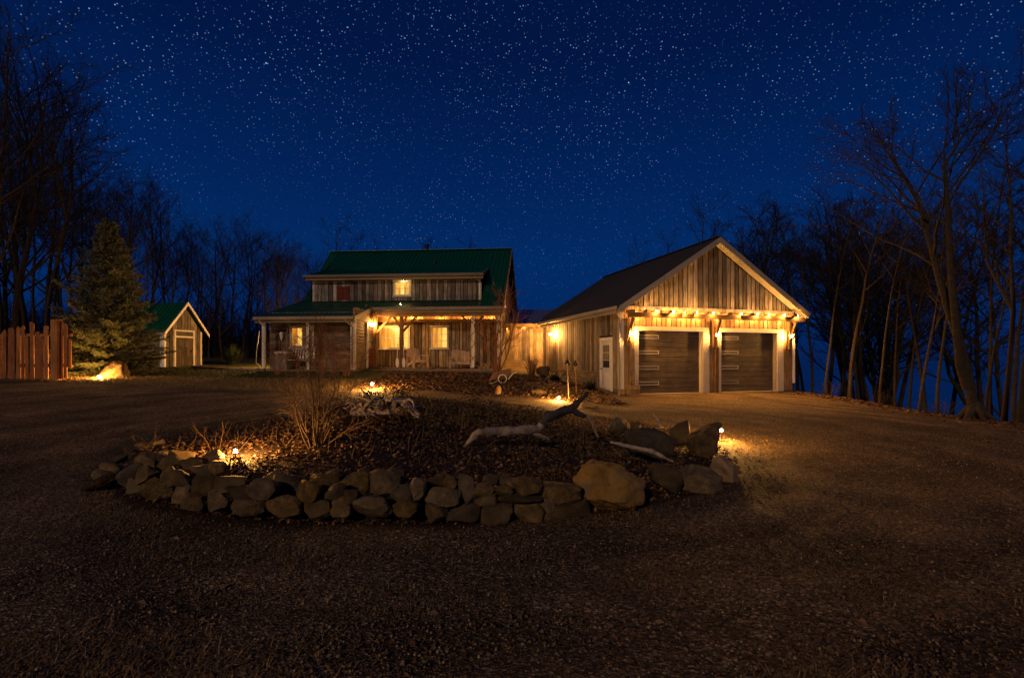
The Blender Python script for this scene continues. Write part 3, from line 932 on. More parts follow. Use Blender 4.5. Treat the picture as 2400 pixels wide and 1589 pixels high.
# ------------------------------------------------------------------ house
H = empty("house", (-.54, 23.6, 0), R(-4.5))
tag(H, "barn board house with green metal roof, long dormer and lit porch", "house")
DK = 1.20
def build_house():
    e0, e1 = -11.0, -.16
    zr, dr = 8.24, 5.5
    low = lambda d: 4.2 + .29 * d
    main = lambda d: zr - (zr - 4.2) / 5.5 * (dr - d)
    # shell
    box("foundation", H, "foundation", e0, e1, -1.2, 9.5, .2, DK - .06)
    # ---- porch back wall, boards, openings
    W1, W2 = (-6.62, -4.97, 2.16, 3.36), (-3.86, -2.91, 2.16, 3.36)
    bw = empty("porch_wall", (0, 0, 0), 0, H)
    MB().box(-6.85, e1, 1.552, 1.66, DK - .1, 4.45).build("sheathing", "gap_shade", bw)
    holes_planks(bw, "barn", -6.85, e1, 1.55, DK, 3.60, [W1, W2], wmin=.14, wmax=.24, gap=.016)
    planks_v(bw, "barn_gold", -6.85, e1, 1.55, 3.60, 3.98, .15, .25)
    box("ledge", H, "beam", -6.80, e1 - .05, 1.22, 1.525, 3.56, 3.598)
    window(H, W1[0], W1[1], 1.53, W1[2], W1[3], 6, 2, ["glow_amber", "glow", "glow", "glow_pale", "curtain", "glow_pale"])
    window(H, W2[0], W2[1], 1.53, W2[2], W2[3], 3, 3, ["glow_amber", "glow", "glow_pale"])
    # ---- wing: screen wall facing right with the entry door
    sw = empty("wing_wall", (0, 0, 0), 0, H)
    xw = -6.46
    MB().box(xw - .12, xw - .022, -2.05, .35, DK - .15, 3.98).build("sheathing", "clap", sw)
    z = DK - .1
    while z < 3.9:
        h = .145
        o = MB(); y0, y1 = -2.04, (-.78 if z < DK + 2.16 else .34)
        top = min(z + h, 3.52 + .29 * (2.2 - 2.05))
        o.add([(xw - .02, y0, z), (xw + .014, y0, z), (xw + .014, y1, z), (xw - .02, y1, z), (xw - .02, y0, z + h - .004), (xw - .012, y0, z + h - .004), (xw - .012, y1, z + h - .004), (xw - .02, y1, z + h - .004)], BOXF)
        o.build("clapboard", "clap", sw)
        z += h
    box("corner_board", H, "white", xw - .10, xw + .03, -2.10, -2.052, DK - .1, 3.56)
    box("wing_return", H, "clap", -6.88, xw - .13, .25, .35, DK - .1, 4.2)
    box("wing_return", H, "clap", -6.95, -6.86, .36, 1.54, DK - .1, 4.4)
    dd = empty("entry_door", (xw + .02, -.76, DK), R(90), H)     # own x runs back along the wall, own -y faces right
    MB().box(0, .09, -.05, .02, 0, 2.20).box(.98, 1.07, -.05, .02, 0, 2.20).box(.091, .979, -.05, .02, 2.02, 2.20).build("frame", "white_bright", dd)
    MB().box(.095, .975, .0, .03, .01, 2.015).box(.2, .86, -.012, -.001, .15, .8).build("door_leaf", "red_board", dd)
    for j in range(3):
        MB().box(.24, .82, -.008, -.001, .95 + j * .34, .95 + j * .34 + .31).build("pane", "dim", dd)
    ball("knob", dd, .03, "black", (.2, -.04, 1.0), 1)
    # ---- wing front wall
    WW = (-9.98, -8.78, 2.17, 3.2)
    wf = empty("wing_front", (0, 0, 0), 0, H)
    MB().box(e0, xw - .13, -1.29, -1.2, DK - .15, 3.85).build("sheathing", "clap_dark", wf)
    z = DK - .05
    while z < 3.72:
        for a, b in ((e0, WW[0]), (WW[0], WW[1]), (WW[1], xw - .13)):
            if a == WW[0] and WW[2] - .16 < z < WW[3]:
                continue
            u0 = a
            while u0 < b - .01:
                u1 = min(b, u0 + rnd.uniform(.5, 1.3))
                if b - u1 < .25: u1 = b
                q = rnd.uniform(0, .012)
                MB().add([(u0, -1.325 - q, z), (u1 - .006, -1.325 - q, z), (u1 - .006, -1.29, z), (u0, -1.29, z), (u0, -1.305 - q, z + .16), (u1 - .006, -1.305 - q, z + .16), (u1 - .006, -1.29, z + .16), (u0, -1.29, z + .16)], BOXF).build("clapboard", "clap_dark", wf)
                u0 = u1
        z += .17
    window(H, WW[0], WW[1], -1.30, WW[2], WW[3], 4, 2, ["glow_amber", "glow_pale", "dim", "dim"], .10)
    # ---- gable ends and back
    rp = [(1.66, DK - .2), (9.5, DK - .2), (9.5, main(1.5) - .15), (dr, zr - .15), (1.66, main(1.66) - .15)]
    prism("gable_wall", "grey_board", H, rp, "x", e1 - .12, e1 - .001)
    lp = [(-1.25, DK - .2), (9.5, DK - .2), (9.5, main(1.5) - .15), (dr, zr - .2), (2.28, low(2.28) - .15), (-1.25, low(-1.25) - .12)]
    prism("gable_wall", "grey_board", H, lp, "x", e0 + .0, e0 + .12)
    box("back_wall", H, "grey_board", e0 + .12, e1 - .12, 9.4, 9.5, DK - .2, main(1.5) - .2)
    window(H, 0, .95, 0, 0, 1.35, 2, 2, ["glass"], .1, R(90), (e1 + .012, 2.6, 4.55))
    # ---- dormer
    dw = 1.63
    dm = empty("dormer", (0, 0, 0), 0, H)
    MB().box(-10.3, -1.26, dw, dw + .1, 4.4, 5.98).build("sheathing", "gap_shade", dm)
    DW = (-5.89, -4.93, 4.94, 5.80)
    RB = (-8.98, -8.28, 4.82, 5.50)
    holes_planks(dm, "grey_board", -10.22, -1.34, dw - .002, low(dw) + .06, 5.86, [DW], wmin=.15, wmax=.26, gap=.015)
    for s_, x in ((1, -10.3), (-1, -1.26)):
        prism("cheek", "grey_board", dm, [(dw + .1, low(dw) - .1), (dw + .1, 5.98), (3.4, 6.6), (3.6, main(3.6) - .2), (2.0, low(2.0) - .1)], "x", x, x + s_ * .08)
    box("corner_board", dm, "white", -10.34, -10.225, dw - .05, dw - .004, low(dw) + .05, 5.86)
    box("corner_board", dm, "white", -1.335, -1.22, dw - .05, dw - .004, low(dw) + .05, 5.86)
    MB().tube([(-1.42, 1.12, 5.93), (-1.42, 1.3, 5.8), (-1.2, 1.52, 5.6), (-1.2, 1.54, low(1.5) + .1)], .035, 8).build("downspout", "trim", dm)
    window(H, DW[0], DW[1], dw - .02, DW[2], DW[3], 3, 2, ["glow", "glow_pale", "glow"], .11)
    sg = empty("barn_sign", (RB[0], dw - .05, RB[2]), 0, H)
    for k in range(4):
        MB().box(k * .175, k * .175 + .17, -.02, .01, 0, .68).build("board", "red_board", sg)
    MB().box(-.02, .72, -.03, -.021, 0, .045).box(-.02, .72, -.03, -.021, .635, .68).build("batten", "red_board", sg)
    # ---- roofs
    db = 3.43
    roof_slab(H, "green_roof", -1.05, 0.10, (0, 4.2), (dr, zr), .10, .23)
    roof_slab(H, "green_roof", -10.55, -1.05, (db, main(db)), (dr, zr), .10, .23)
    roof_slab(H, "green_roof", -10.55, -1.05, (1.2, 6.05), (db, main(db)), .10, .23)
    roof_slab(H, "green_roof", -11.2, -10.55, (2.28, low(2.28)), (dr, zr), .10, .23)
    roof_slab(H, "green_roof", -6.46, -1.05, (0, 4.2), (2.2, low(2.2)), .10, .23)
    roof_slab(H, "green_roof", -11.2, -6.46, (-2.2, low(-2.2)), (2.28, low(2.28)), .10, .23)
    roof_slab(H, "green_roof", -11.2, .10, (11.0, 4.2), (dr, zr), .10, .23)
    bar("ridge_cap", H, "green_roof", (-11.2, dr, zr + .03), (.1, dr, zr + .03), .3, .03)
    # ---- fascia, gutters
    box("gutter", H, "gutter", -6.46, .10, -.13, -.002, 4.06, 4.20)
    box("fascia", H, "gutter", -6.44, .08, .0, .03, 3.93, 4.09)
    box("gutter", H, "gutter", -11.2, -6.46, -2.33, -2.202, 3.43, 3.565)
    box("fascia", H, "gutter", -11.18, -6.48, -2.198, -2.17, 3.30, 3.45)
    box("gutter", H, "gutter", -10.62, -1.02, 1.06, 1.197, 5.93, 6.06)
    box("fascia", H, "gutter", -10.55, -1.05, 1.2, 1.23, 5.80, 5.94)
    box("soffit", H, "gutter", -10.5, -1.1, 1.232, 1.62, 5.80, 5.825)
    MB().add([(-6.46, -2.25, 3.36), (-6.42, -2.25, 3.36), (-6.42, .0, 4.0), (-6.46, .0, 4.0), (-6.46, -2.25, 3.58), (-6.42, -2.25, 3.58), (-6.42, .0, 4.23), (-6.46, .0, 4.23)], BOXF).build("rake_board", "gutter", H)
    MB().add([(-1.05, 1.1, 5.90), (-1.01, 1.1, 5.90), (-1.01, 3.2, 6.53), (-1.05, 3.2, 6.53), (-1.05, 1.1, 6.07), (-1.01, 1.1, 6.07), (-1.01, 3.2, 6.70), (-1.05, 3.2, 6.70)], BOXF).build("rake_board", "gutter", H)
    MB().add([(.10, -.05, 3.98), (.14, -.05, 3.98), (.14, dr, zr - .2), (.10, dr, zr - .2), (.10, -.05, 4.2), (.14, -.05, 4.2), (.14, dr, zr + .02), (.10, dr, zr + .02)], BOXF).build("rake_board", "beam", H)
    MB().add([(.10, 11, 3.98), (.14, 11, 3.98), (.14, dr, zr - .2), (.10, dr, zr - .2), (.10, 11, 4.2), (.14, 11, 4.2), (.14, dr, zr + .02), (.10, dr, zr + .02)], BOXF).build("rake_board", "beam", H)
    # ---- porch ceiling boards, beam, posts, braces
    x = -6.44
    while x < .0:
        w_ = min(.2, .05 - x)
        MB().add([(x, .03, 3.985), (x + w_ - .01, .03, 3.985), (x + w_ - .01, 1.55, 3.985), (x, 1.55, 3.985), (x, .03, 4.005), (x + w_ - .01, .03, 4.005), (x + w_ - .01, 1.55, 4.005), (x, 1.55, 4.005)], BOXF).build("ceiling_board", "barn_gold", H)
        x += .2
    box("porch_beam", H, "beam", -6.50, .02, .12, .30, 3.76, 3.95)
    for xp, m_ in ((-6.36, "post"), (-5.02, "dark_post")):
        box("porch_post", H, m_, xp - .075, xp + .075, .13, .29, DK, 3.755)
    for xp in (-1.42, -.17):
        box("porch_post", H, "white", xp - .065, xp + .065, .14, .28, DK, 3.755)
    for a, b in (((-6.30, .21, 2.95), (-5.55, .21, 3.77)), ((-5.06, .21, 3.2), (-5.42, .21, 3.77)), ((-4.95, .21, 3.0), (-4.25, .21, 3.77)), ((-5.02, .30, 3.2), (-4.95, .95, 3.97)), ((-1.35, .21, 3.2), (-.9, .21, 3.77)), ((-1.49, .21, 3.2), (-1.95, .21, 3.77))):
        bar("brace", H, "post" if a[0] < -6 else "dark_post", a, b, .08, .10)
    for xp in (-10.85, -8.72, -6.62):
        box("porch_post", H, "white", xp - .065, xp + .065, -2.08, -1.95, DK - .05, 3.42)
    box("porch_beam", H, "beam", -10.95, -6.58, -2.09, -1.93, 3.20 + .225, 3.52)
    MB().tube([(-10.95, -2.24, 3.45), (-10.93, -2.2, 3.3), (-10.72, -2.13, 3.1), (-10.72, -2.13, DK + .1)], .035, 8).build("downspout", "trim", H)
    MB().tube([(-6.85, -2.24, 3.45), (-6.83, -2.2, 3.35), (-6.58, -2.14, 3.1), (-6.58, -2.14, DK)], .035, 8).build("downspout", "trim", H)
    box("wing_ceiling", H, "clap_dark", -10.98, -6.6, -1.92, -1.34, 3.53, 3.56)
    # ---- decks: each board
    for k in range(11):
        box("deck_board", H, "deck", -6.45, -3.55, -.12 + k * .15, -.12 + k * .15 + .142, DK - .045, DK)
        box("deck_board", H, "deck", -3.545, .0, -.32 + k * .165, -.32 + k * .165 + .157, DK - .145, DK - .10)
    box("deck_face", H, "deck", -6.45, -3.55, -.16, -.122, DK - .19, DK - .003)
    box("deck_face", H, "deck", -3.545, .02, -.36, -.322, DK - .22, DK - .103)
    box("deck_skirt", H, "dark_green", -3.545, .02, -.35, -.325, .5, DK - .222)
    box("deck_skirt", H, "dark_green", -6.45, -3.55, -.15, -.125, .5, DK - .192)
    for k in range(5):
        box("deck_board", H, "deck", -11.0, -6.5, -2.12 + k * .16, -2.12 + k * .16 + .152, DK - .095, DK - .05)
    box("deck_face", H, "deck", -11.0, -6.5, -2.16, -2.122, DK - .25, DK - .053)
    for k in range(2):
        box("porch_step", H, "deck", -7.3, -5.8 + .0, -2.55 - k * .3 + .0, -2.27 - k * .3, DK - .27 - k * .14, DK - .22 - k * .14)
    box("porch_step", H, "deck", -5.9, -4.0, -.62, -.2, DK - .23, DK - .18)
    lantern(H, -11.01, .2, 2.55, R(-90), 2.0)
    # ---- chimney pipes
    MB().lathe([(.0, 0), (.10, 0), (.10, .85), (.13, .85), (.13, .95), (0, 1.0)], (-5.2, 5.9, 7.75), 12).build("stovepipe", "black", H)
    MB().lathe([(.0, 0), (.045, 0), (.045, .75), (0, .75)], (-4.25, 3.9, 6.75), 8).build("vent_pipe", "dark_green", H)
    # ---- lamps: on the ledge, one added under the porch roof, over the dormer window
    box("bulb_screen", H, "beam", -6.80, e1 - .05, 1.198, 1.218, 3.57, 3.70)  # board added to screen the ledge bulbs from view
    for xb in (-5.9, -4.9, -4.55, -3.3, -2.0, -.7):
        lb = empty("porch_lamp", (xb, 1.30, 3.60), 0, H)
        MB().lathe([(0, 0), (.03, 0), (.03, .02), (.02, .03), (0, .03)], n=8).build("base", "black", lb)
        ball("bulb", lb, .026, "porch_bulb", (0, 0, .055), 2)
    lb = empty("porch_lamp", (-5.7, .42, 3.97), 0, H)  # extra lamp added behind the beam to brighten the clapboard wall
    MB().lathe([(0, 0), (.04, 0), (.03, -.02), (0, -.02)], n=10).build("base", "black", lb)
    ball("bulb", lb, .036, "porch_bulb", (0, 0, -.06), 2)
    lantern(H, xw + .016, -.12, 3.40, R(90), .8)
    lb = empty("eave_lamp", (-5.3, 1.42, 5.795), 0, H)
    MB().lathe([(0, 0), (.05, 0), (.04, -.03), (0, -.03)], n=10).build("base", "black", lb)
    ball("bulb", lb, .008, "tiny_bulb", (0, 0, -.035), 2)
    lb = empty("eave_lamp", (-5.0, -.06, 4.30), 0, H)
    MB().lathe([(0, -.07), (.02, -.07), (.02, 0), (0, 0)], n=8).build("base", "black", lb)
    ball("bulb", lb, .011, "tiny_bulb", (0, 0, .03), 2)
build_house()

# vines on the white posts
def vine(x, y, z0, z1, label):
    root = empty("climbing_vine", H.matrix_basis @ Vector((x, y, z0)), R(-4.5))
    pts, pts2 = [], []
    n = 60
    for i in range(n):
        t = i / (n - 1); a = t * 26
        pts.append((.105 * math.cos(a), .10 * math.sin(a), (z1 - z0) * t))
        pts2.append((.11 * math.cos(-a * .7 + 2), .105 * math.sin(-a * .7 + 2), (z1 - z0) * t))
    MB().tube(pts, .013, 5).build("stem", "vine", root)
    MB().tube(pts2, .009, 5).build("stem", "vine", root)
    sp = MB()
    for i in range(70):
        p = Vector(rnd.choice(pts)); d = Vector((rnd.uniform(-1, 1), rnd.uniform(-1, .2), rnd.uniform(-.6, .6))) * .18
        sp.tube([p, p + d * .6, p + d], [.005, .004, .002], 3)
    tag(sp.build("side_shoots", "vine", root), kind="stuff")
    tag(root, label, "vine")

def bm_matrix_update():
    bpy.context.view_layer.update()
bm_matrix_update()
vine(-1.42, .21, DK, 3.7, "bare vine twined round the white porch post by the armchair bench")
vine(-.17, .21, DK, 3.7, "bare vine twined round the white porch post at the house corner")
vine(-8.72, -2.01, DK - .05, 3.4, "bare vine twined round the white post beside the porch swing")
vine(-6.62, -2.01, DK - .05, 3.4, "bare vine twined round the white post beside the entry door")

# ------------------------------------------------------------------ link between house and garage
def build_link():
    root = empty("breezeway", (-.55, 27.6, 0), R(-2))
    tag(root, "low board link with pale metal roof between house and garage", "outbuilding")
    MB().box(-.4, 2.6, .03, .12, .7, 3.5).build("wall", "barn_gold", root)
    x = -.4
    while x < 2.5:
        w_ = rnd.uniform(.17, .26)
        box("plank", root, "barn", x + .006, min(x + w_, 2.6) - .006, -.005 - rnd.uniform(0, .012), .028, 1.55, 3.42)
        x += w_
    box("skirt_board", root, "skirt", -.4, 2.6, -.01, .028, 1.0, 1.54)
    roof_slab(root, "blue_roof", -.6, 3.2, (-.45, 3.62), (2.6, 4.72), .08, .35)
    roof_slab(root, "blue_roof", -.6, 3.2, (5.6, 3.62), (2.6, 4.72), .08, .35)
    box("fascia", root, "beam", -.6, 2.4, -.49, -.452, 3.42, 3.62)
    x = -.35
    while x < 2.3:
        box("rafter_tail", root, "beam", x, x + .07, -.44, -.02, 3.36, 3.50)
        x += .34
    box("back_wall", root, "barn", -.4, 2.6, 5.1, 5.2, .7, 3.5)
    for xb in (.25, 1.25):
        lb = empty("eave_lamp", (xb, -.2, 3.585), 0, root)
        MB().lathe([(0, 0), (.05, 0), (.04, -.03), (0, -.03)], n=10).build("base", "black", lb)
        ball("bulb", lb, .026, "porch_bulb", (0, 0, -.06), 2)
build_link()

# ------------------------------------------------------------------ shed
def build_shed():
    root = empty("shed", (-17.22, 24.0, 0), R(75))
    tag(root, "small board shed with green roof and white trimmed gable door beside the spruce", "shed")
    W, ze, zp, zb = 2.5, 2.98, 4.60, 1.12
    pk = W / 2
    s = (zp - ze) / pk
    rf = lambda x: ze + s * (pk - abs(x - pk)) - .12
    a0, a1 = .18, W - .18
    prism("wall", "barn", root, [(a0, zb - .3), (a1, zb - .3), (a1, rf(a1)), (pk, rf(pk)), (a0, rf(a0))], "y", .32, 4.2)
    fr = empty("front_wall", (0, 0, 0), 0, root)
    d0, d1, dt = .80, 1.80, 3.05
    planks_v(fr, "grey_board", a0 + .08, d0 - .06, .315, zb + .02, lambda x: rf(x) - .02, .15, .22)
    planks_v(fr, "grey_board", d1 + .06, a1 - .08, .315, zb + .02, lambda x: rf(x) - .02, .15, .22)
    planks_v(fr, "grey_board", d0 - .06, d1 + .06, .315, dt + .12, lambda x: rf(x) - .02, .15, .22)
    for x in (a0 - .01, a1 - .09):
        box("corner_board", root, "white_bright", x, x + .1, .27, .312, zb, rf(x + .05) - .05)
    box("corner_board", root, "white_bright", a0 - .035, a0 - .002, .32, .52, zb, ze - .1)
    dr_ = empty("shed_door", (d0, .29, zb), 0, root)
    hh = dt - zb
    MB().box(-.08, 0, -.03, .02, 0, hh + .1).box(1.0, 1.08, -.03, .02, 0, hh + .1).box(.001, .999, -.03, .02, hh - .30, hh - .22).box(.001, .999, -.03, .02, hh + .02, hh + .09).box(.001, .999, -.028, .02, 0, .07).build("frame", "white_bright", dr_)
    for k in range(6):
        MB().box(.01 + k * .163, .165 + k * .163, .0, .022, .08, hh - .31).build("board", "door_board", dr_)
    for k in range(2):
        MB().box(.12 + k * .42, .40 + k * .42, -.010, -.001, 1.15, 1.50).build("pane", "dim", dr_)  # glow stands in for amber light reflected in the glass
    MB().box(.01, .99, -.003, .022, hh - .215, hh + .015).build("transom", "dim", dr_)
    MB().box(.86, .90, -.05, -.002, .85, 1.0).build("handle", "black", dr_)
    for sgn in (-1, 1):
        xe = pk + sgn * (pk + .02)
        m = MB()
        m.add([(xe, 0, ze - .06), (pk, 0, zp - .06), (pk, 4.5, zp - .06), (xe, 4.5, ze - .06), (xe, 0, ze), (pk, 0, zp), (pk, 4.5, zp), (xe, 4.5, ze)], BOXF)
        for k in range(16):
            y = .05 + k * .28
            nx, nz = sgn * .8, .6
            p = [(xe, y, ze), (xe, y + .035, ze), (pk, y + .035, zp), (pk, y, zp)]
            m.add(p + [(a + nx * .025, b, c + nz * .025) for a, b, c in p], BOXF)
        o = m.build("roof", "green_roof", root)
        bm = bmesh.new(); bm.from_mesh(o.data); bmesh.ops.recalc_face_normals(bm, faces=bm.faces); bm.to_mesh(o.data); bm.free()
        MB().add([(xe, -.04, ze - .17), (pk, -.04, zp - .17), (pk, -.002, zp - .17), (xe, -.002, ze - .17), (xe, -.04, ze), (pk, -.04, zp), (pk, -.002, zp), (xe, -.002, ze)], BOXF).build("rake_board", "white_bright", root)
    box("fascia", root, "white_bright", -.05, -.022, .0, 4.4, ze - .14, ze - .01)
    box("step", root, "deck", d0 - .1, d1 + .1, -.12, .25, zb - .2, zb - .02)
build_shed()

# ------------------------------------------------------------------ fence
def build_fence():
    Y = 17.0
    x0 = (-60 - 1200) / FOC * Y
    root = empty("picket_fence", (at(132, 889, Y).x, Y, gz(at(132, 889, Y).x, Y)), 0)
    tag(root, "uneven reddish cedar board fence with a tall post beside the spruce", "fence")
    ox, oz = root.location.x, root.location.z
    box("post", root, "cedar_post", -.10, .12, -.11, .10, -.2, 2.13)
    def picket(px0, px1, top, bot, y=.0):
        a, b = at(px0, 0, Y).x - ox + .008, at(px1, 0, Y).x - ox - .008
        z1 = CAMZ - (top - HOR) / FOC * Y - oz
        z0 = CAMZ - (bot - HOR) / FOC * Y - oz
        c = (a + b) / 2; k = .05
        m = MB()
        poly = [(a, z0), (b, z0), (b, z1 - k * rnd.uniform(.6, 2)), (c + rnd.uniform(-.02, .02), z1), (a, z1 - k * rnd.uniform(.6, 2))]
        o = prism("picket", "cedar", root, poly, "y", y, y + .028)
        o.location = (0, rnd.uniform(-.02, .02), 0)
        o.rotation_euler = (0, R(rnd.uniform(-.6, .6)), 0)
    px = -62
    tops = [764, 772, 766, 770, 762, 775, 768, 762, 771, 760, 767, 790, 760, 772, 790, 762, 775, 758, 764, 795, 760, 758, 780, 772]
    i = 0
    while px < 110:
        w_ = rnd.uniform(8.5, 11.5)
        if True:
            picket(px, px + w_, tops[i % len(tops)] + rnd.uniform(-7, 6), 888)
        px += w_ + rnd.uniform(0.2, 1.6)
        i += 1
    picket(140, 148.5, 750, 888); picket(149, 158, 757, 886); picket(156.5, 165.5, 794, 862, .035)
    for z in (.45, 1.55):
        box("rail", root, "cedar", x0 - ox, .5, .035 if z < 1 else .036, .09, z, z + .09)
build_fence()

# ------------------------------------------------------------------ trees
def tube_arrays(paths):
    """paths: (pts n x 3, radii n, sides) -> verts, quads"""
    V, F, k = [], [], 0
    ref = np.array((0.31, 0.77, 0.55))
    for pts, rad, n in paths:
        pts = np.asarray(pts, float); m = len(pts)
        t = np.gradient(pts, axis=0)
        t /= np.linalg.norm(t, axis=1, keepdims=True) + 1e-9
        a = np.cross(t, ref); a /= np.linalg.norm(a, axis=1, keepdims=True) + 1e-9
        b = np.cross(t, a)
        g = np.arange(n) * 2 * math.pi / n
        ring = pts[:, None, :] + np.asarray(rad)[:, None, None] * (a[:, None, :] * np.cos(g)[None, :, None] + b[:, None, :] * np.sin(g)[None, :, None])
        V.append(ring.reshape(-1, 3))
        i, j = np.meshgrid(np.arange(m - 1), np.arange(n), indexing="ij")
        q = np.stack([k + i * n + j, k + i * n + (j + 1) % n, k + (i + 1) * n + (j + 1) % n, k + (i + 1) * n + j], -1).reshape(-1, 4)
        F.append(q); k += m * n
    return np.concatenate(V), np.concatenate(F)

def polyline(p, d, L, n, wob, lift, r_):
    pts = [np.array(p, float)]; d = np.array(d, float); d /= np.linalg.norm(d)
    for i in range(n - 1):
        d = d + r_.normal(0, wob, 3); d[2] += lift; d /= np.linalg.norm(d)
        pts.append(pts[-1] + d * L / (n - 1))
    return np.array(pts)

def along(pts, t):
    x = t * (len(pts) - 1); i = min(int(x), len(pts) - 2)
    d = pts[i + 1] - pts[i]
    return pts[i] + d * (x - i), d / (np.linalg.norm(d) + 1e-9)

def side_dir(d, ang, az):
    d = d / np.linalg.norm(d)
    u = np.cross(d, (0.2, 0.3, 0.93)); u /= np.linalg.norm(u) + 1e-9
    v = np.cross(d, u)
    return d * math.cos(ang) + (u * math.cos(az) + v * math.sin(az)) * math.sin(ang)

def bare_tree(seed, Ht, r0, cs, spread=1.0, trunk=None, n1=13, n2=6, n3=5, n4=3, fork=0.0):
    r_ = np.random.RandomState(seed)
    big, fine = [], []
    if trunk is None:
        trunk = polyline((0, 0, -.3), (r_.normal(0, .05), r_.normal(0, .05), 1), Ht + .3, 11, .04, .03, r_)
    trunks = [(trunk, r0)]
    if fork > 0:
        p, d = along(trunk, fork)
        t2 = polyline(p, side_dir(d, .32, r_.uniform(0, 6.28)), Ht * (1 - fork) * .95, 8, .07, .05, r_)
        trunks.append((t2, r0 * .62))
    for tr, rr in trunks:
        n = len(tr)
        tt = np.linspace(0, 1, n)
        rad = rr * (1 - tt) ** .8 * .92 + rr * .07
        if rr == r0:
            rad[0] *= 1.5
        big.append((tr, rad, 7))
        start = cs if rr == r0 else .15
        for i in range(n1 if rr == r0 else n1 * 2 // 3):
            t = start + (1 - start) * ((i + r_.uniform(0, .9)) / n1) ** .85
            t = min(t, .985)
            p, d = along(tr, t)
            L1 = Ht * spread * (.36 * (1 - (t - start) / (1.02 - start)) ** .6 + .10) * r_.uniform(.65, 1.15)
            l1 = polyline(p, side_dir(d, r_.uniform(.55, 1.05), i * 2.4 + r_.uniform(-.5, .5)), L1, 7, .10, .07, r_)
            ra = max(rr * (1 - t) * .55 + .012, .018)
            big.append((l1, np.linspace(ra, .008, 7), 5))
            for j in range(n2):
                t2 = .2 + .8 * (j + r_.uniform(.1, 1)) / n2
                p2, d2 = along(l1, min(t2, .98))
                l2 = polyline(p2, side_dir(d2, r_.uniform(.4, .9), r_.uniform(0, 6.28)), L1 * .48 * (1.15 - .6 * t2) * r_.uniform(.6, 1.2), 5, .13, .06, r_)
                L2 = np.linalg.norm(l2[-1] - l2[0])
                fine.append((l2, np.linspace(.011, .005, 5), 4))
                for k in range(n3):
                    p3, d3 = along(l2, .15 + .83 * (k + r_.uniform(0, 1)) / n3)
                    l3 = polyline(p3, side_dir(d3, r_.uniform(.35, .85), r_.uniform(0, 6.28)), L2 * r_.uniform(.35, .7), 4, .16, .05, r_)
                    fine.append((l3, np.linspace(.0055, .003, 4), 3))
                    L3 = np.linalg.norm(l3[-1] - l3[0])
                    for q in range(n4):
                        p4, d4 = along(l3, .2 + .8 * r_.uniform(0, .98))
                        l4 = polyline(p4, side_dir(d4, r_.uniform(.3, .8), r_.uniform(0, 6.28)), L3 * r_.uniform(.35, .7), 3, .15, .04, r_)
                        fine.append((l4, (.003, .0025, .002), 3))
    return tube_arrays(big), tube_arrays(fine)

def tree_meshes(name, seed, *a, bark="bark", **k):
    (v1, f1), (v2, f2) = bare_tree(seed, *a, **k)
    t = np_mesh(name + "_trunk", v1, f1); t.materials.append(M[bark])
    t.polygons.foreach_set("use_smooth", [True] * len(t.polygons))
    c = np_mesh(name + "_twigs", v2, f2); c.materials.append(M["twig"])
    return t, c

def plant_tree(meshes, x, y, rz, s, label, group=None, sz=None, name="bare_tree"):
    root = empty(name, (x, y, gz(x, y) - .05), rz)
    sc = (s, s, sz or s)
    for n_, me in zip(("trunk", "crown"), meshes):
        o = link(n_, me, None, root)
        o.scale = sc
    tag(root, label, "tree", group)
    return root

PR = [tree_meshes("proto", 21, 12.0, .115, .28, .85),
      tree_meshes("proto", 22, 12.0, .10, .32, .75, fork=.45),
      tree_meshes("proto", 23, 12.0, .125, .24, 1.0, fork=.35),
      tree_meshes("proto", 24, 12.0, .085, .38, .6),
      tree_meshes("proto", 25, 12.0, .11, .28, .8, fork=.55),
      tree_meshes("proto", 26, 12.0, .09, .22, .7)]
TALL = [tree_meshes("tall", 41, 12.0, .115, .50, .62), tree_meshes("tall", 42, 12.0, .095, .46, .55, fork=.4), tree_meshes("tall", 43, 12.0, .105, .56, .7, n1=10), tree_meshes("tall", 44, 12.0, .08, .5, .45, n1=10)]
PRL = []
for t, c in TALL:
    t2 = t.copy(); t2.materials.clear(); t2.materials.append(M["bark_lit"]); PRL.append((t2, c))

def top_scale(px, y_top, Y):
    x = (px - 1200) / FOC * Y
    return x, (CAMZ + (HOR - y_top) / FOC * Y - gz(x, Y)) / 12.0

tr = random.Random(5)
# wood on the left, behind fence, spruce and shed
def left_wood():
    rows = [(px, tr.uniform(27, 46)) for px in np.linspace(-140, 760, 50)]
    for i, (px, Y) in enumerate(rows):
        px += tr.uniform(-14, 14)
        edge = np.interp(px, [-150, 0, 120, 200, 260, 330, 400, 470, 560, 640, 720, 780], [150, 210, 290, 360, 410, 390, 485, 515, 490, 530, 560, 600])
        yt = edge + tr.uniform(0, 110)
        x, s = top_scale(px, yt, Y)
        where, grp = ("behind the cedar fence", "woods behind the fence") if px < 170 else (("rising behind the spruce", "woods behind the spruce") if px < 360 else (("behind the little shed", "woods behind the shed") if px < 500 else ("between shed and house", "woods left of the house")))
        plant_tree(PR[tr.randrange(6)], x, Y, tr.uniform(0, 6.28), s, "bare black tree in the dark wood " + where, grp)
left_wood()
for px, Y, yt, lab in ((-40, 20, 60, "huge bare tree at the far left edge with boughs arching over the fence"), (30, 23, 110, "tall bare tree with a wide crown just behind the fence boards"), (105, 25, 200, "bare tree with a pale lit trunk leaning left of the spruce top")):
    x, s = top_scale(px, yt, Y)
    plant_tree(PR[2] if px < 0 else PR[4], x, Y, px, s, lab)
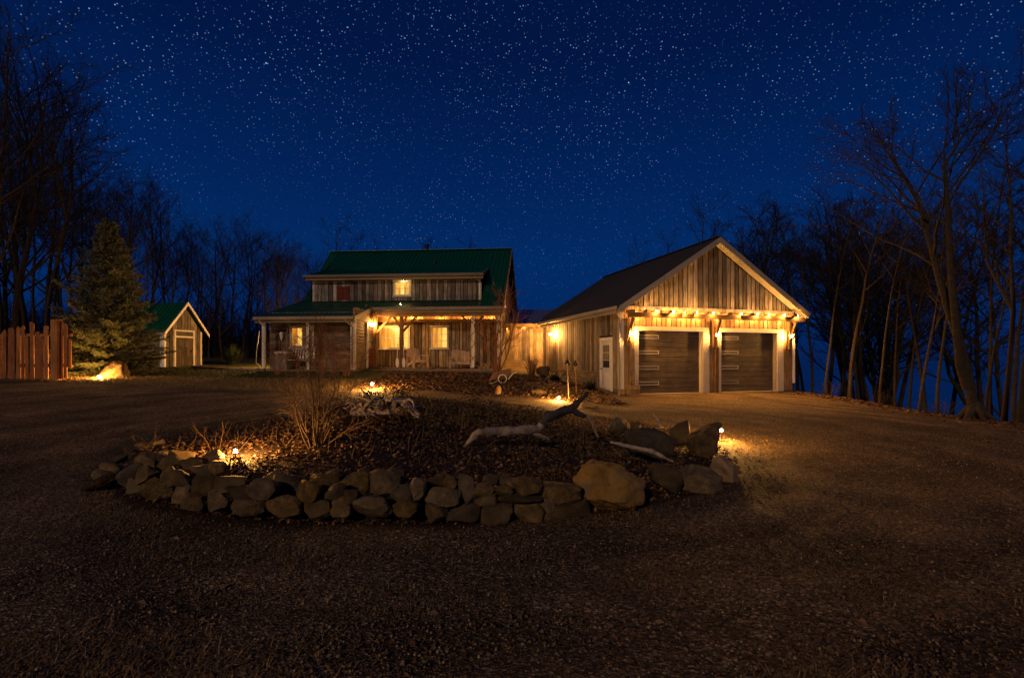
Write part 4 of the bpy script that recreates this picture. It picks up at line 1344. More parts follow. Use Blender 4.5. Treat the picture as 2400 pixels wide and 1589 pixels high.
# low tops over house and garage
for px, Y, yt, i in ((785, 44, 540, 0), (835, 46, 550, 3), (880, 48, 558, 5), (1000, 52, 566, 1), (1090, 55, 572, 3)):
    x, s = top_scale(px, yt, Y)
    plant_tree(PR[i], x, Y, i * 1.3, s, "bare treetop just above the green house roof, " + {0: "leftmost", 3: "second from the left" if px < 900 else "rightmost", 5: "midway", 1: "right of the stovepipe"}[i], "treetops over the house roof")
for px, Y, yt, i in ((1500, 44, 575, 3), (1565, 42, 545, 5), (1625, 40, 500, 0), (1690, 44, 520, 1)):
    x, s = top_scale(px, yt, Y)
    plant_tree(PR[i], x, Y, i * 2.3, s, "bare treetop behind the dark garage roof, " + {3: "lowest and leftmost", 5: "second from the left", 0: "tallest, left of the peak", 1: "right of the peak"}[i], "treetops over the garage roof")
# trees along the bluff on the right
def right_wood():
    near = [(1905, 24, 510), (1935, 22, 470), (1962, 26, 520), (1992, 21, 440), (2022, 24, 490), (2062, 20, 470), (2098, 23, 500), (2128, 22, 480), (2152, 18.5, 450), (2172, 21, 500),
            (2196, 17.5, 520), (2302, 16.5, 560), (2326, 18.5, 420), (2348, 14.5, 250), (2366, 17, 450), (2392, 13.6, 150), (2425, 15, 260), (2470, 13, 180)]
    for i, (px, Y, yt) in enumerate(near):
        x, s = top_scale(px, yt + tr.uniform(-10, 30), Y)
        ords = ["first", "second", "third", "fourth", "fifth", "sixth", "seventh", "eighth"]
        if i < 6: lab, grp = ords[i] + " trunk right of the garage", "bluff trees by the garage"
        elif i < 11: lab, grp = ords[10 - i] + " trunk left of the big leaning tree", "bluff trees left of the leaning tree"
        else: lab, grp = ords[i - 11] + " trunk right of the big leaning tree", "bluff trees right of the leaning tree"
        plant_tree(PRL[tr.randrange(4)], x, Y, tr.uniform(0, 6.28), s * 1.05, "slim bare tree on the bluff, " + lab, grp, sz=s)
    for i in range(34):
        px = tr.uniform(1690, 2480); Y = tr.uniform(25, 46)
        x, s = top_scale(px, 0, Y)
        yt = np.interp(px, [1690, 1850, 2000, 2400], [490, 490, 510, 470]) + tr.uniform(-20, 110)
        x, s = top_scale(px, yt, Y)
        plant_tree(TALL[tr.randrange(4)], x, Y, tr.uniform(0, 6.28), s * 1.25, "thin dark tree far back on the lake bluff", "far bluff trees", sz=s)
right_wood()
def thicket():
    r_ = np.random.RandomState(12); paths = []
    for i in range(2600):
        px = r_.uniform(-160, 800); Y = r_.uniform(40, 58)
        x = (px - 1200) / FOC * Y
        p = np.array((x, Y, 1.2)); h = r_.uniform(1.5, 6.5)
        d = (r_.normal(0, .22), r_.normal(0, .22), 1)
        l = polyline(p, d, h, 5, .10, .0, r_)
        paths.append((l, np.linspace(.05, .01, 5), 3))
        for k in range(4):
            q, dd = along(l, r_.uniform(.25, .95))
            paths.append((polyline(q, side_dir(dd, r_.uniform(.3, .8), r_.uniform(0, 6.28)), h * .3, 4, .15, .03, r_), np.linspace(.022, .006, 4), 3))
    v, f = tube_arrays(paths)
    tag(link("undergrowth", np_mesh("undergrowth", v, f), M["twig"]), "black tangle of saplings deep in the wood on the left", "undergrowth", kind="stuff")
thicket()
def leaning_tree():
    Y = 13.6
    base = at(2285, 990, Y); bz = gz(base.x, Y)
    pts = [np.array((0, 0, -.4)), np.array((0, 0, 0.))]
    for px, py, dy in ((2272, 900, .05), (2252, 810, .1), (2228, 740, .1), (2203, 660, .2), (2182, 575, .2), (2160, 500, .3), (2136, 440, .5), (2095, 380, .8), (2060, 330, 1.2)):
        p = at(px, py, Y + dy)
        pts.append(np.array((p.x - base.x, dy, p.z - bz)))
    (v1, f1), (v2, f2) = bare_tree(77, 8.5, .145, .50, 1.0, trunk=np.array(pts), n1=15)
    q = [np.array((-.10, .05, .9))]
    for px, py, dy in ((2250, 860, -.05), (2240, 760, -.1), (2228, 640, -.1), (2224, 540, -.15), (2218, 450, -.2), (2212, 390, -.2), (2250, 330, -.4), (2290, 260, -.6)):
        p = at(px, py, Y + dy)
        q.append(np.array((p.x - base.x, dy, p.z - bz)))
    (v3, f3), (v4, f4) = bare_tree(78, 7.5, .115, .52, .95, trunk=np.array(q), n1=12)
    root = empty("leaning_tree", (base.x, Y, bz))
    tag(root, "big forked bare tree leaning left at the right-hand edge of the gravel", "tree")
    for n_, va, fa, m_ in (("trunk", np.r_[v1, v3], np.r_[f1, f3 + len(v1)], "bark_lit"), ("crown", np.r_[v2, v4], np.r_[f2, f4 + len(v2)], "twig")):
        me = np_mesh(n_, va, fa)
        link(n_, me, M[m_], root, smooth=(n_ == "trunk"))
    rb = []
    for a in range(6):
        g = a * 1.05 + .3
        rb.append((np.array([(0, 0, .45), (.17 * math.cos(g), .17 * math.sin(g), .22), (.34 * math.cos(g), .34 * math.sin(g), .04), (.6 * math.cos(g), .6 * math.sin(g), -.08)]), np.array((.12, .11, .07, .03)), 6))
    v, f = tube_arrays(rb)
    link("root_flare", np_mesh("root_flare", v, f), M["bark_lit"], root, True)
leaning_tree()

# ------------------------------------------------------------------ spruce
def build_spruce():
    Yb = 20.0; p = at(255, 880, Yb)
    z0 = gz(p.x, Yb)
    root = empty("spruce_tree", (p.x, Yb, z0 - .05))
    tag(root, "dense green spruce lit from below beside the cedar fence", "tree")
    Ht = 6.45
    MB().tube([(0, 0, 0), (.03, 0, 2), (0, .02, 4), (0, 0, Ht)], [.13, .10, .06, .01], 7).build("trunk", "bark", root)
    r_ = np.random.RandomState(4)
    limbs, tips, dirs, lens = [], [], [], []
    z = .18
    while z < Ht - .1:
        t = z / Ht
        env = 2.25 * (1 - t) ** .86 * (0.72 if t < .05 else 1) + .06
        nb = int(7 + 7 * (1 - t))
        a0 = r_.uniform(0, 6.28)
        for i in range(nb):
            a = a0 + i * 6.283 / nb + r_.uniform(-.25, .25)
            L = env * r_.uniform(.62, 1.10)
            if r_.rand() < .09: L *= 1.32
            d = np.array((math.cos(a), math.sin(a), -.12 + .75 * t + r_.normal(0, .06)))
            l = polyline((0, 0, z + r_.uniform(-.06, .06)), d, L, 6, .05, .045, r_)
            limbs.append((l, np.linspace(.028 * (1.15 - t), .006, 6), 4))
            nt = int(9 + L * 19)
            for k in range(nt):
                s = .22 + .78 * (k + r_.uniform(0, 1)) / nt
                q, dd = along(l, min(s, .99))
                side = np.cross(dd, (0, 0, 1.)); side /= np.linalg.norm(side) + 1e-9
                sd = dd * r_.uniform(.5, 1) + side * r_.choice((-1, 1)) * r_.uniform(.3, 1) + np.array((0, 0, r_.normal(-.05, .28)))
                sd /= np.linalg.norm(sd)
                tips.append(q); dirs.append(sd); lens.append((.16 + .28 * (1 - s)) * min(1, L / .9 + .3) * r_.uniform(.7, 1.3))
        z += .155 + .05 * t
    v, f = tube_arrays(limbs)
    link("branches", np_mesh("branches", v, f), M["bark"], root, True)
    tips, dirs, lens = np.array(tips), np.array(dirs), np.array(lens)
    K = 27
    n = len(tips)
    tt = np.tile(np.linspace(.0, 1, K), n) + r_.uniform(-.03, .03, n * K)
    P = np.repeat(tips, K, 0) + np.repeat(dirs, K, 0) * (np.repeat(lens, K) * tt)[:, None]
    nd = np.repeat(dirs, K, 0) * .75 + r_.normal(0, .55, (n * K, 3))
    nd /= np.linalg.norm(nd, axis=1, keepdims=True)
    ln = r_.uniform(.05, .085, n * K)
    wv = np.cross(nd, r_.normal(0, 1, (n * K, 3))); wv /= np.linalg.norm(wv, axis=1, keepdims=True) + 1e-9
    hw = r_.uniform(.007, .013, n * K)[:, None]
    V = np.stack([P - wv * hw, P + wv * hw, P + nd * ln[:, None]], 1).reshape(-1, 3)
    F = np.arange(len(V)).reshape(-1, 3)
    tw = np.repeat(r_.uniform(0, 1, n), K)
    c = np.array((.10, .125, .055)) * (1 - tw[:, None]) + np.array((.27, .275, .13)) * tw[:, None]
    c *= r_.uniform(.7, 1.3, (n * K, 1))
    o = link("crown", np_mesh("crown", V, F, np.repeat(c, 3, 0)), M["needle"], root)
build_spruce()

# ------------------------------------------------------------------ stones
def rock_mesh(name, seed, mat, sub=3, cuts=11, rough=.12, near=.50):
    bm = bmesh.new(); bmesh.ops.create_icosphere(bm, subdivisions=sub, radius=1.0)
    r_ = np.random.RandomState(seed)
    planes = []
    for _ in range(cuts):
        n = r_.normal(0, 1, 3); n /= np.linalg.norm(n); planes.append((n, r_.uniform(near, near + .36)))
    off = Vector(r_.uniform(-50, 50, 3))
    for v in bm.verts:
        p = np.array(v.co)
        p = np.sign(p) * np.abs(p) ** .74
        for n, d in planes:
            k = p @ n - d
            if k > 0: p = p - n * k * .88
        q = Vector(p)
        q *= 1 + rough * mnoise.fractal(q * 1.7 + off, .9, 2.0, 5)
        v.co = q
    me = bpy.data.meshes.new(name); bm.to_mesh(me); bm.free()
    lo = np.array([v.co for v in me.vertices]); mn, mx = lo.min(0), lo.max(0)
    for v in me.vertices:
        v.co = Vector([(v.co[i] - (mn[i] + mx[i]) / 2) / (mx[i] - mn[i]) for i in range(3)])   # unit size
    me.polygons.foreach_set("use_smooth", [True] * len(me.polygons))
    me.set_sharp_from_angle(angle=R(34))
    me.materials.append(M[mat])
    return me
STM = [rock_mesh("stone", 100 + i, ("stone", "stone_dark", "stone")[i % 3], 3, 10, .17) for i in range(14)]

def wall_y(px):
    """distance of the island edge along the sight line of a pixel column"""
    ys = np.linspace(3.5, 9, 900); xs = (px - 1200) / FOC * ys
    r = mound_r(xs, ys)
    k = np.argmax(r <= 1.0) if (r <= 1.0).any() else int(np.argmin(r))
    return ys[k]

STONES = [(253,1121,88,26,-28),(306,1112,48,54,-20),(342,1110,50,40,-30),(386,1092,46,34,-25),(427,1072,56,34,-10),(352,1082,66,30,-28),(386,1068,32,24,0),(451,1089,58,38,-12),(500,1076,46,38,10),(513,1094,36,30,0),
 (473,1110,60,46,0),(360,1141,50,52,0),(401,1114,50,42,-25),(318,1140,40,34,15),(393,1145,32,40,0),(427,1121,46,40,0),(433,1155,50,50,0),(494,1134,68,48,-5),(543,1133,68,38,-6),(460,1174,62,36,-8),
 (515,1173,48,52,0),(569,1154,72,42,-22),(617,1146,66,54,0),(587,1186,74,40,6),(673,1134,62,50,-6),(673,1180,92,50,0),(723,1149,66,48,0),(744,1191,60,44,0),(776,1122,42,42,0),(785,1155,44,40,0),
 (804,1188,50,48,0),(829,1132,70,48,0),(823,1164,30,36,0),(876,1188,92,54,0),(901,1135,70,62,0),(944,1158,54,46,0),(952,1191,64,42,0),(980,1145,34,50,8),(1020,1131,52,34,-10),(1053,1130,34,36,12),
 (1038,1162,80,42,0),(1094,1143,36,68,-6),(1023,1201,52,44,0),(1086,1203,78,42,0),(1129,1150,50,36,-8),(1137,1173,56,32,-6),(1165,1203,68,50,0),(1180,1152,46,28,0),(1236,1141,66,44,-5),(1215,1166,104,28,0),
 (1233,1198,78,58,0),(1314,1154,90,46,4),(1337,1198,92,56,-4),(1190,1128,40,30,0),(1282,1180,40,34,0),(1275,1208,44,34,0),(925,1112,40,26,0),(860,1110,36,26,0),(745,1122,40,28,0),(640,1118,44,26,0),(1150,1125,34,26,0),(238,1112,44,20,-24),(262,1096,42,22,-26),(284,1074,38,18,-22),(309,1058,36,18,-16),(336,1047,38,17,-14),(366,1040,36,16,-12)]
def build_stone_wall():
    root = empty("stone_wall", (-1.5, 4.9, 0))
    tag(root, "low dry stone wall of rounded field stones round the planting bed", "wall")
    for i, (cx, cy, w_, h_, rot) in enumerate(STONES):
        Yw = wall_y(cx)
        zc = CAMZ - (cy - HOR) / FOC * Yw
        s = Yw / FOC
        dep = max(.16, .75 * max(w_, h_ * .9) * s)
        if zc > .40:
            p = hit(cx, cy + h_ * .25, 3.0, 12)
            Yc = max(Yw + .05, min(p.y, Yw + 1.6))
        else:
            Yc = Yw + dep * .22 + .25 * max(0, zc - .1)
        P = at(cx, cy, Yc); s = Yc / FOC
        o = link("stone", STM[i % len(STM)], None, root)
        o.location = P - root.location
        flip = rnd.choice((0, math.pi))
        o.rotation_euler = (rnd.uniform(-.12, .12), -R(rot) * -1, rnd.uniform(-.25, .25) + flip)
        o.scale = (w_ * s * 1.11, dep, h_ * s * 1.10)
    # packing soil and chips are ground; a few chinks
build_stone_wall()

def rock(px, py, w_, h_, Y, label, mat="stone_dark", rot=0, dep=.8, seed=0, name="boulder", cuts=9, rz=0.0, sub=4, near=.5):
    P = at(px, py, Y); s = Y / FOC
    o = link(name, rock_mesh(name, 300 + seed, mat, sub, cuts, .15, near))
    o.location = P
    o.rotation_euler = (0, R(rot), rz)
    o.scale = (w_ * s, max(w_, h_) * s * dep, h_ * s)
    zb = P.z - h_ * s / 2
    g = gz(P.x, P.y)
    if zb > g - .02:                                       # sit on the ground
        extra = zb - g + .04
        o.scale.z += extra; o.location.z -= extra / 2
    tag(o, label, "rock")
    return o
rock(1422, 1138, 168, 116, 5.25, "big smooth tan boulder at the right end of the stone wall", "stone_tan", 8, .8, 1, cuts=9, near=.62, sub=5)
rock(1515, 1040, 118, 80, 7.3, "broad dark flat-topped rock behind the pale stick", "stone_dark", 6, .8, 2)
rock(1452, 1000, 50, 44, 8.7, "pointed dark rock beside the end of the driftwood", "stone_dark", 10, .9, 3)
rock(1488, 999, 30, 28, 8.9, "small dark rock between the pointed rock and the broad rock", "stone_dark", 0, .9, 4)
rock(1594, 1005, 48, 46, 8.8, "dark rounded rock just left of the tall upright rock", "stone_dark", 0, .9, 5)
rock(1645, 1030, 72, 92, 8.0, "tall upright rock beside the lit stake lamp", "stone", 4, .75, 6)
rock(1560, 1120, 72, 70, 5.9, "dark hollowed rock right of the big tan boulder", "stone_dark", 0, .8, 7)
rock(1640, 1130, 104, 74, 6.0, "wide mottled rock in the right corner of the bed", "stone", 12, .7, 8)
rock(1700, 1098, 88, 40, 6.5, "tan slab leaning outward at the right tip of the bed", "stone_tan", 44, .8, 9, cuts=12)
rock(273, 867, 56, 46, 18.55, "round boulder lit by the stake lamp under the spruce", "stone", 0, .9, 10)
rock(1272, 872, 34, 30, 22.5, "dark mounded rock by the back end of the garage wall", "stone_dark", 0, .9, 11)
rock(1326, 888, 26, 34, 19.5, "dark upright rock beside the two garden torches", "stone_dark", 0, .9, 12)
rock(1168, 912, 15, 17, 15.8, "small pale stone lit by the lamp in the house bed", "stone_tan", 0, .9, 13, sub=3)
rock(1262, 918, 40, 14, 16.4, "low stone just behind the lit stake in the house bed", "stone_dark", 0, .8, 14, sub=3)
rock(1382, 950, 44, 16, 13.8, "flat tan stone on the gravel behind the driftwood tip", "stone_tan", 0, .8, 15, sub=3)

# ------------------------------------------------------------------ driftwood
def drift(name, paths, label, mats):
    p0 = Vector(paths[0][0][0])
    root = empty(name, p0)
    tag(root, label, "driftwood")
    for (pts, rad, nm), m_ in zip(paths, mats):
        P = []
        RR = []
        for i in range(len(pts) - 1):
            a, b = Vector(pts[i]), Vector(pts[i + 1])
            for k in range(10):
                t = k / 10
                q = a.lerp(b, t)
                P.append(q + Vector(mnoise.noise_vector(q * 4)) * rad[i] * .30 - p0)
                RR.append((rad[i] * (1 - t) + rad[i + 1] * t) * (1 + .22 * mnoise.noise(q * 11)))
        P.append(Vector(pts[-1]) - p0); RR.append(rad[-1])
        o = MB().tube(P, RR, 16).build(nm, m_, root, True)
        amp = max(rad) * .26
        for v in o.data.vertices:                          # splits and knots
            c = v.co + p0
            v.co += Vector(mnoise.noise_vector(Vector((c.x * 9, c.y * 26, c.z * 26)))) * amp + Vector(mnoise.noise_vector(c * 55)) * amp * .35
    return root
tip = sit(1088, 1048, .02)
ty = lambda px: tip.y + (px - 1088) * .0011
la = lambda px, py, dy=0.0: at(px, py, ty(px) + dy)
drift("driftwood_limb", [
    ([tip, la(1122, 1012), la(1190, 1010), la(1262, 1004), la(1280, 985)], [.018, .052, .062, .058, .058], "pale_limb"),
    ([la(1272, 993), la(1285, 975), la(1335, 961), la(1352, 945), la(1378, 922)], [.062, .066, .058, .048, .022], "dark_limb"),
    ([la(1338, 961), la(1362, 972), la(1372, 978)], [.046, .040, .032], "broken_stub"),
    ([la(1376, 974), la(1388, 990), la(1402, 1026)], [.020, .020, .012], "thin_fork"),
    ([la(1240, 1008), la(1262, 1018), la(1288, 1030)], [.034, .026, .012], "side_fork"),
    ([la(1278, 988), la(1274, 970)], [.045, .030], "snapped_branch")],
    "long pale driftwood limb with a dark raised end lying across the bed", ["drift", "drift_dark", "drift_dark", "drift", "drift", "drift_dark"])
drift("driftwood_stick", [([at(1430, 1036, 6.9), at(1472, 1046, 6.8), at(1525, 1056, 6.6), at(1578, 1082, 6.4)], [.015, .03, .035, .012], "stick")],
      "thick grey stick lying in front of the broad dark rock", ["drift"])
drift("driftwood_spike", [([at(1530, 968, 8.2), at(1542, 985, 8.1), at(1548, 1004, 8.0)], [.008, .018, .022], "spike")], "short pale branch standing up behind the broad dark rock", ["drift"])
def heap(paths):
    return [([sit(px, py, o) for px, py, o in p], r_, nm) for p, r_, nm in paths]
def stump():
    c = sit(900, 962, .06)
    root = empty("driftwood_root", c)
    tag(root, "grey weathered tangle of roots heaped on top of the bed", "driftwood")
    o = link("root_mass", rock_mesh("root_mass", 501, "drift", 4, 5, .34, .62), None, root)
    o.scale = (.98, .5, .40); o.rotation_euler = (0, R(-8), .2); o.location = (-.08, .1, .02)
    r_ = np.random.RandomState(9)
    for i in range(24):
        a = r_.uniform(-.6, 3.75)
        d = np.array((math.cos(a), -abs(math.sin(a)) * .9, r_.uniform(-.25, .35)))
        L = r_.uniform(.3, .62)
        st = np.array((r_.uniform(-.42, .36), r_.uniform(-.14, .05), r_.uniform(0, .17)))
        l = polyline(st, d, L, 9, .30, -.05, r_)
        r0 = r_.uniform(.016, .042)
        v, f = tube_arrays([(l, r0 * (1 - np.linspace(0, .75, 9)) * (1 + .2 * r_.normal(0, 1, 9).clip(-1, 1)), 7)])
        link("root_arm", np_mesh("root_arm", v, f), M["drift"], root, True)
stump()
def hollow_log():
    a, b = sit(936, 940, .20), sit(986, 976, .06)
    root = empty("hollow_log", a); tag(root, "hollow grey log slanting on top of the bed", "log")
    d = (b - a); x = d.normalized(); u = x.cross(Vector((0, 0, 1))).normalized(); v = x.cross(u)
    V, F, n = [], [], 14
    for t, r_ in ((0, .066), (.35, .06), (.7, .05), (1, .036), (1, .02), (.5, .04), (0, .053)):
        for j in range(n):
            g = 2 * math.pi * j / n
            V.append(tuple(d * t + (u * math.cos(g) + v * math.sin(g)) * r_ * (1 + .12 * math.sin(j * 2.3))))
    for i in range(6):
        for j in range(n):
            F.append((i * n + j, i * n + (j + 1) % n, (i + 1) * n + (j + 1) % n, (i + 1) * n + j))
    for j in range(n):
        F.append((6 * n + j, 6 * n + (j + 1) % n, (j + 1) % n, j))
    link("log_shell", pydata("log_shell", V, F), M["drift"], root, True)
hollow_log()

# ------------------------------------------------------------------ shrubs
def shrub(name, base, Ht, spread, n, seed, mat, label, r0=.010, sub=(5, 4), lean=(0, 0), cat="shrub"):
    r_ = np.random.RandomState(seed)
    big, fine = [], []
    for i in range(n):
        a = i * 2.4 + r_.uniform(-.4, .4)
        out = spread * r_.uniform(.15, 1.0)
        d = (math.cos(a) * out + lean[0], math.sin(a) * out * .8 + lean[1], 1.0)
        st = (math.cos(a) * .14 * spread * r_.rand(), math.sin(a) * .12 * spread * r_.rand(), -.08)
        L = Ht * r_.uniform(.65, 1.1)
        l = polyline(st, d, L, 8, .09, .0, r_)
        big.append((l, np.linspace(r0 * r_.uniform(.8, 1.3), r0 * .3, 8), 5))
        for j in range(sub[0]):
            p, dd = along(l, .35 + .64 * (j + r_.rand()) / sub[0])
            l2 = polyline(p, side_dir(dd, r_.uniform(.35, .8), r_.uniform(0, 6.28)), L * .36 * r_.uniform(.5, 1.1), 5, .13, .02, r_)
            fine.append((l2, np.linspace(r0 * .36, r0 * .15, 5), 3))
            for k in range(sub[1]):
                p3, d3 = along(l2, .2 + .78 * r_.rand())
                l3 = polyline(p3, side_dir(d3, r_.uniform(.35, .8), r_.uniform(0, 6.28)), L * .15 * r_.uniform(.5, 1.2), 4, .15, .02, r_)
                fine.append((l3, np.linspace(r0 * .22, r0 * .10, 4), 3))
    root = empty(name, base)
    tag(root, label, cat)
    v, f = tube_arrays(big); link("stems", np_mesh("stems", v, f), M[mat], root, True)
    v, f = tube_arrays(fine); link("twigs", np_mesh("twigs", v, f), M[mat], root)
    return root
b = hit(742, 1046)
shrub("bare_shrub", b, 1.30, .80, 19, 3, "shrub", "large bare many-stemmed shrub standing in the stone walled bed", .010, (8, 6))
b = hit(505, 1062)
shrub("dry_sapling", b, .62, .35, 2, 8, "shrub", "thin dry sapling behind the wall lamp at the left of the bed", .004, (3, 2), (-.25, 0))
b = Vector((at(650, 870, 20.3).x, 20.3, gz(at(650, 870, 20.3).x, 20.3)))
shrub("garden_shrub", b, 1.6, .5, 12, 13, "red_twig", "reddish bare shrub in front of the left porch post", .012, (8, 6))
b = Vector((at(755, 870, 20.6).x, 20.6, gz(at(755, 870, 20.6).x, 20.6)))
shrub("garden_shrub", b, 2.3, .42, 16, 14, "red_twig", "tall reddish bare shrub in front of the wing wall by the swing", .012, (9, 7))
b = Vector((at(812, 875, 20.2).x, 20.2, gz(at(812, 875, 20.2).x, 20.2)))
shrub("garden_shrub", b, 1.3, .5, 10, 15, "red_twig", "small reddish shrub by the steps below the entry door", .010, (8, 6))
for _px, _h, _sd, _lab in ((700, 1.5, 71, "reddish bare shrub in front of the porch swing"), (785, 1.9, 72, "broad reddish shrub before the dark wing wall, beside the tall one")):
    b = Vector((at(_px, 872, 20.5).x, 20.5, gz(at(_px, 872, 20.5).x, 20.5)))
    shrub("garden_shrub", b, _h, .55, 13, _sd, "red_twig", _lab, .011, (8, 6))
b = Vector((at(1164, 868, 21.0).x, 21.0, gz(at(1164, 868, 21.0).x, 21.0)))
shrub("garden_tree", b, 3.4, .55, 8, 16, "red_twig", "small multi-stemmed bare tree at the porch corner by the link", .035, (8, 7), cat="tree")
b = Vector((at(1060, 880, 20.2).x, 20.2, gz(at(1060, 880, 20.2).x, 20.2)))
shrub("garden_shrub", b, .7, .7, 9, 17, "red_twig", "low bare shrub in the bed below the porch bench", .007)
b = hit(1395, 945)
shrub("dry_weed", b, .55, .5, 6, 19, "shrub", "tuft of dry weeds beside the raised tip of the driftwood", .006, (3, 2))
for px, Y, sd, lab in ((1945, 20.5, 31, "scrubby bush at the bluff edge beside the garage"), (2060, 18.5, 32, "low dead bush among the trees midway along the bluff"), (2200, 15.5, 33, "low scrub at the foot of the leaning tree")):
    x = (px - 1200) / FOC * Y
    shrub("scrub_bush", Vector((x, Y, gz(x, Y))), .7, 1.0, 14, sd, "vine", lab, .008)

def blade_plant(name, base, n, Ht, spread, cols, label, cat="plant", seed=0, wd=.02):
    r_ = np.random.RandomState(seed)
    V, F, T = [], [], []
    for i in range(n):
        a = r_.uniform(0, 6.28); o = spread * r_.uniform(.1, 1)
        d = np.array((math.cos(a) * o, math.sin(a) * o, 1.0)); L = Ht * r_.uniform(.55, 1.1)
        p = np.array((r_.normal(0, .05), r_.normal(0, .05), -.02)); sd = np.array((-math.sin(a), math.cos(a), 0))
        k = len(V); col = cols[r_.randint(len(cols))]
        for j in range(5):
            t = j / 4; w_ = wd * (1 - t) ** .7 + .001
            q = p + d * L * t / np.linalg.norm(d) + np.array((math.cos(a), math.sin(a), -1.0)) * (t ** 2) * L * .28 * o
            V += [q - sd * w_, q + sd * w_]; T += [col, col]
        for j in range(4):
            F.append((k + 2 * j, k + 2 * j + 1, k + 2 * j + 3, k + 2 * j + 2))
    root = empty(name, base)
    link("blades", np_mesh("blades", np.array(V), np.array(F), np.array(T)), M["blade"], root)
    tag(root, label, cat)
TAN = [(.20, .12, .055), (.26, .16, .08), (.15, .085, .04)]
GRN = [(.05, .06, .018), (.09, .09, .028), (.13, .11, .04)]
b = Vector((at(1245, 880, 22).x, 22.0, gz(at(1245, 880, 22).x, 22.0)))
blade_plant("ornamental_grass", b, 90, 1.15, .55, TAN, "dry tan ornamental grass fanning out before the dark link corner", seed=1, wd=.022)
b = hit(556, 1092); blade_plant("bed_plant", b, 60, .17, 1.3, GRN, "low green spiky plant under the brightest stake lamp", seed=2, wd=.010)
b = hit(1358, 1046, 6, 12); blade_plant("bed_grass", b, 60, .42, .5, TAN, "tuft of dry grass under the driftwood fork", seed=3, wd=.005)
b = hit(1085, 1000, 6, 12); blade_plant("bed_grass", b, 70, .32, .7, TAN + GRN, "clump of fading blades behind the pale end of the driftwood", seed=4, wd=.006)
b = hit(725, 1122, 4, 9); blade_plant("bed_grass", b, 50, .14, 1.2, GRN + TAN, "small grass tuft hanging over the middle stones of the wall", seed=5, wd=.005)
for px, Y, sd, lab in ((1385, 19.5, 41, "dark green mounded plant by the white side door"), (1300, 20.5, 42, "dark green plant mound below the garage side lamp")):
    x = (px - 1200) / FOC * Y
    blade_plant("evergreen_mound", Vector((x, Y, gz(x, Y))), 260, .55, 1.3, [(.018, .028, .010), (.03, .042, .014)], lab, seed=sd, wd=.02)
def round_bush():
    p = Vector((at(545, 850, 27).x, 27, gz(at(545, 850, 27).x, 27)))
    blade_plant("evergreen_bush", p, 420, 1.2, .9, [(.014, .026, .008), (.022, .036, .012)], "dark round bush on the lawn at the edge of the wood", seed=51, wd=.03)
round_bush()

# ------------------------------------------------------------------ scattered ground cover
def scatter_mesh(P, tone, size, tilt, r_, fold=.35, aspect=.55):
    """folded leaf: 4 points, 2 triangles"""
    n = len(P)
    nz = np.stack([r_.normal(0, tilt, n), r_.normal(0, tilt, n), np.ones(n)], 1); nz /= np.linalg.norm(nz, axis=1, keepdims=True)
    a = r_.uniform(0, 6.283, n)
    u = np.stack([np.cos(a), np.sin(a), np.zeros(n)], 1); u -= nz * (u * nz).sum(1, keepdims=True); u /= np.linalg.norm(u, axis=1, keepdims=True)
    v = np.cross(nz, u)
    s = size[:, None]; h = s * fold * r_.uniform(.2, 1.4, (n, 1))
    c = P + nz * (s * .25)
    A = c - u * s * .5; B = c + u * s * .5
    Cc = c + v * s * aspect * .5 + nz * h * .5; D = c - v * s * aspect * .5 + nz * h * .5
    V = np.stack([A, B, Cc, D], 1).reshape(-1, 3)
    k = np.arange(n)[:, None] * 4
    F = np.concatenate([k + np.array([0, 1, 2]), k + np.array([0, 3, 1])], 1).reshape(-1, 3)
    return V, F, np.repeat(tone, 4, 0)

def pick(cols, n, r_, var=.3):
    c = np.array(cols)[r_.randint(0, len(cols), n)]
    return c * r_.uniform(1 - var, 1 + var, (n, 1))

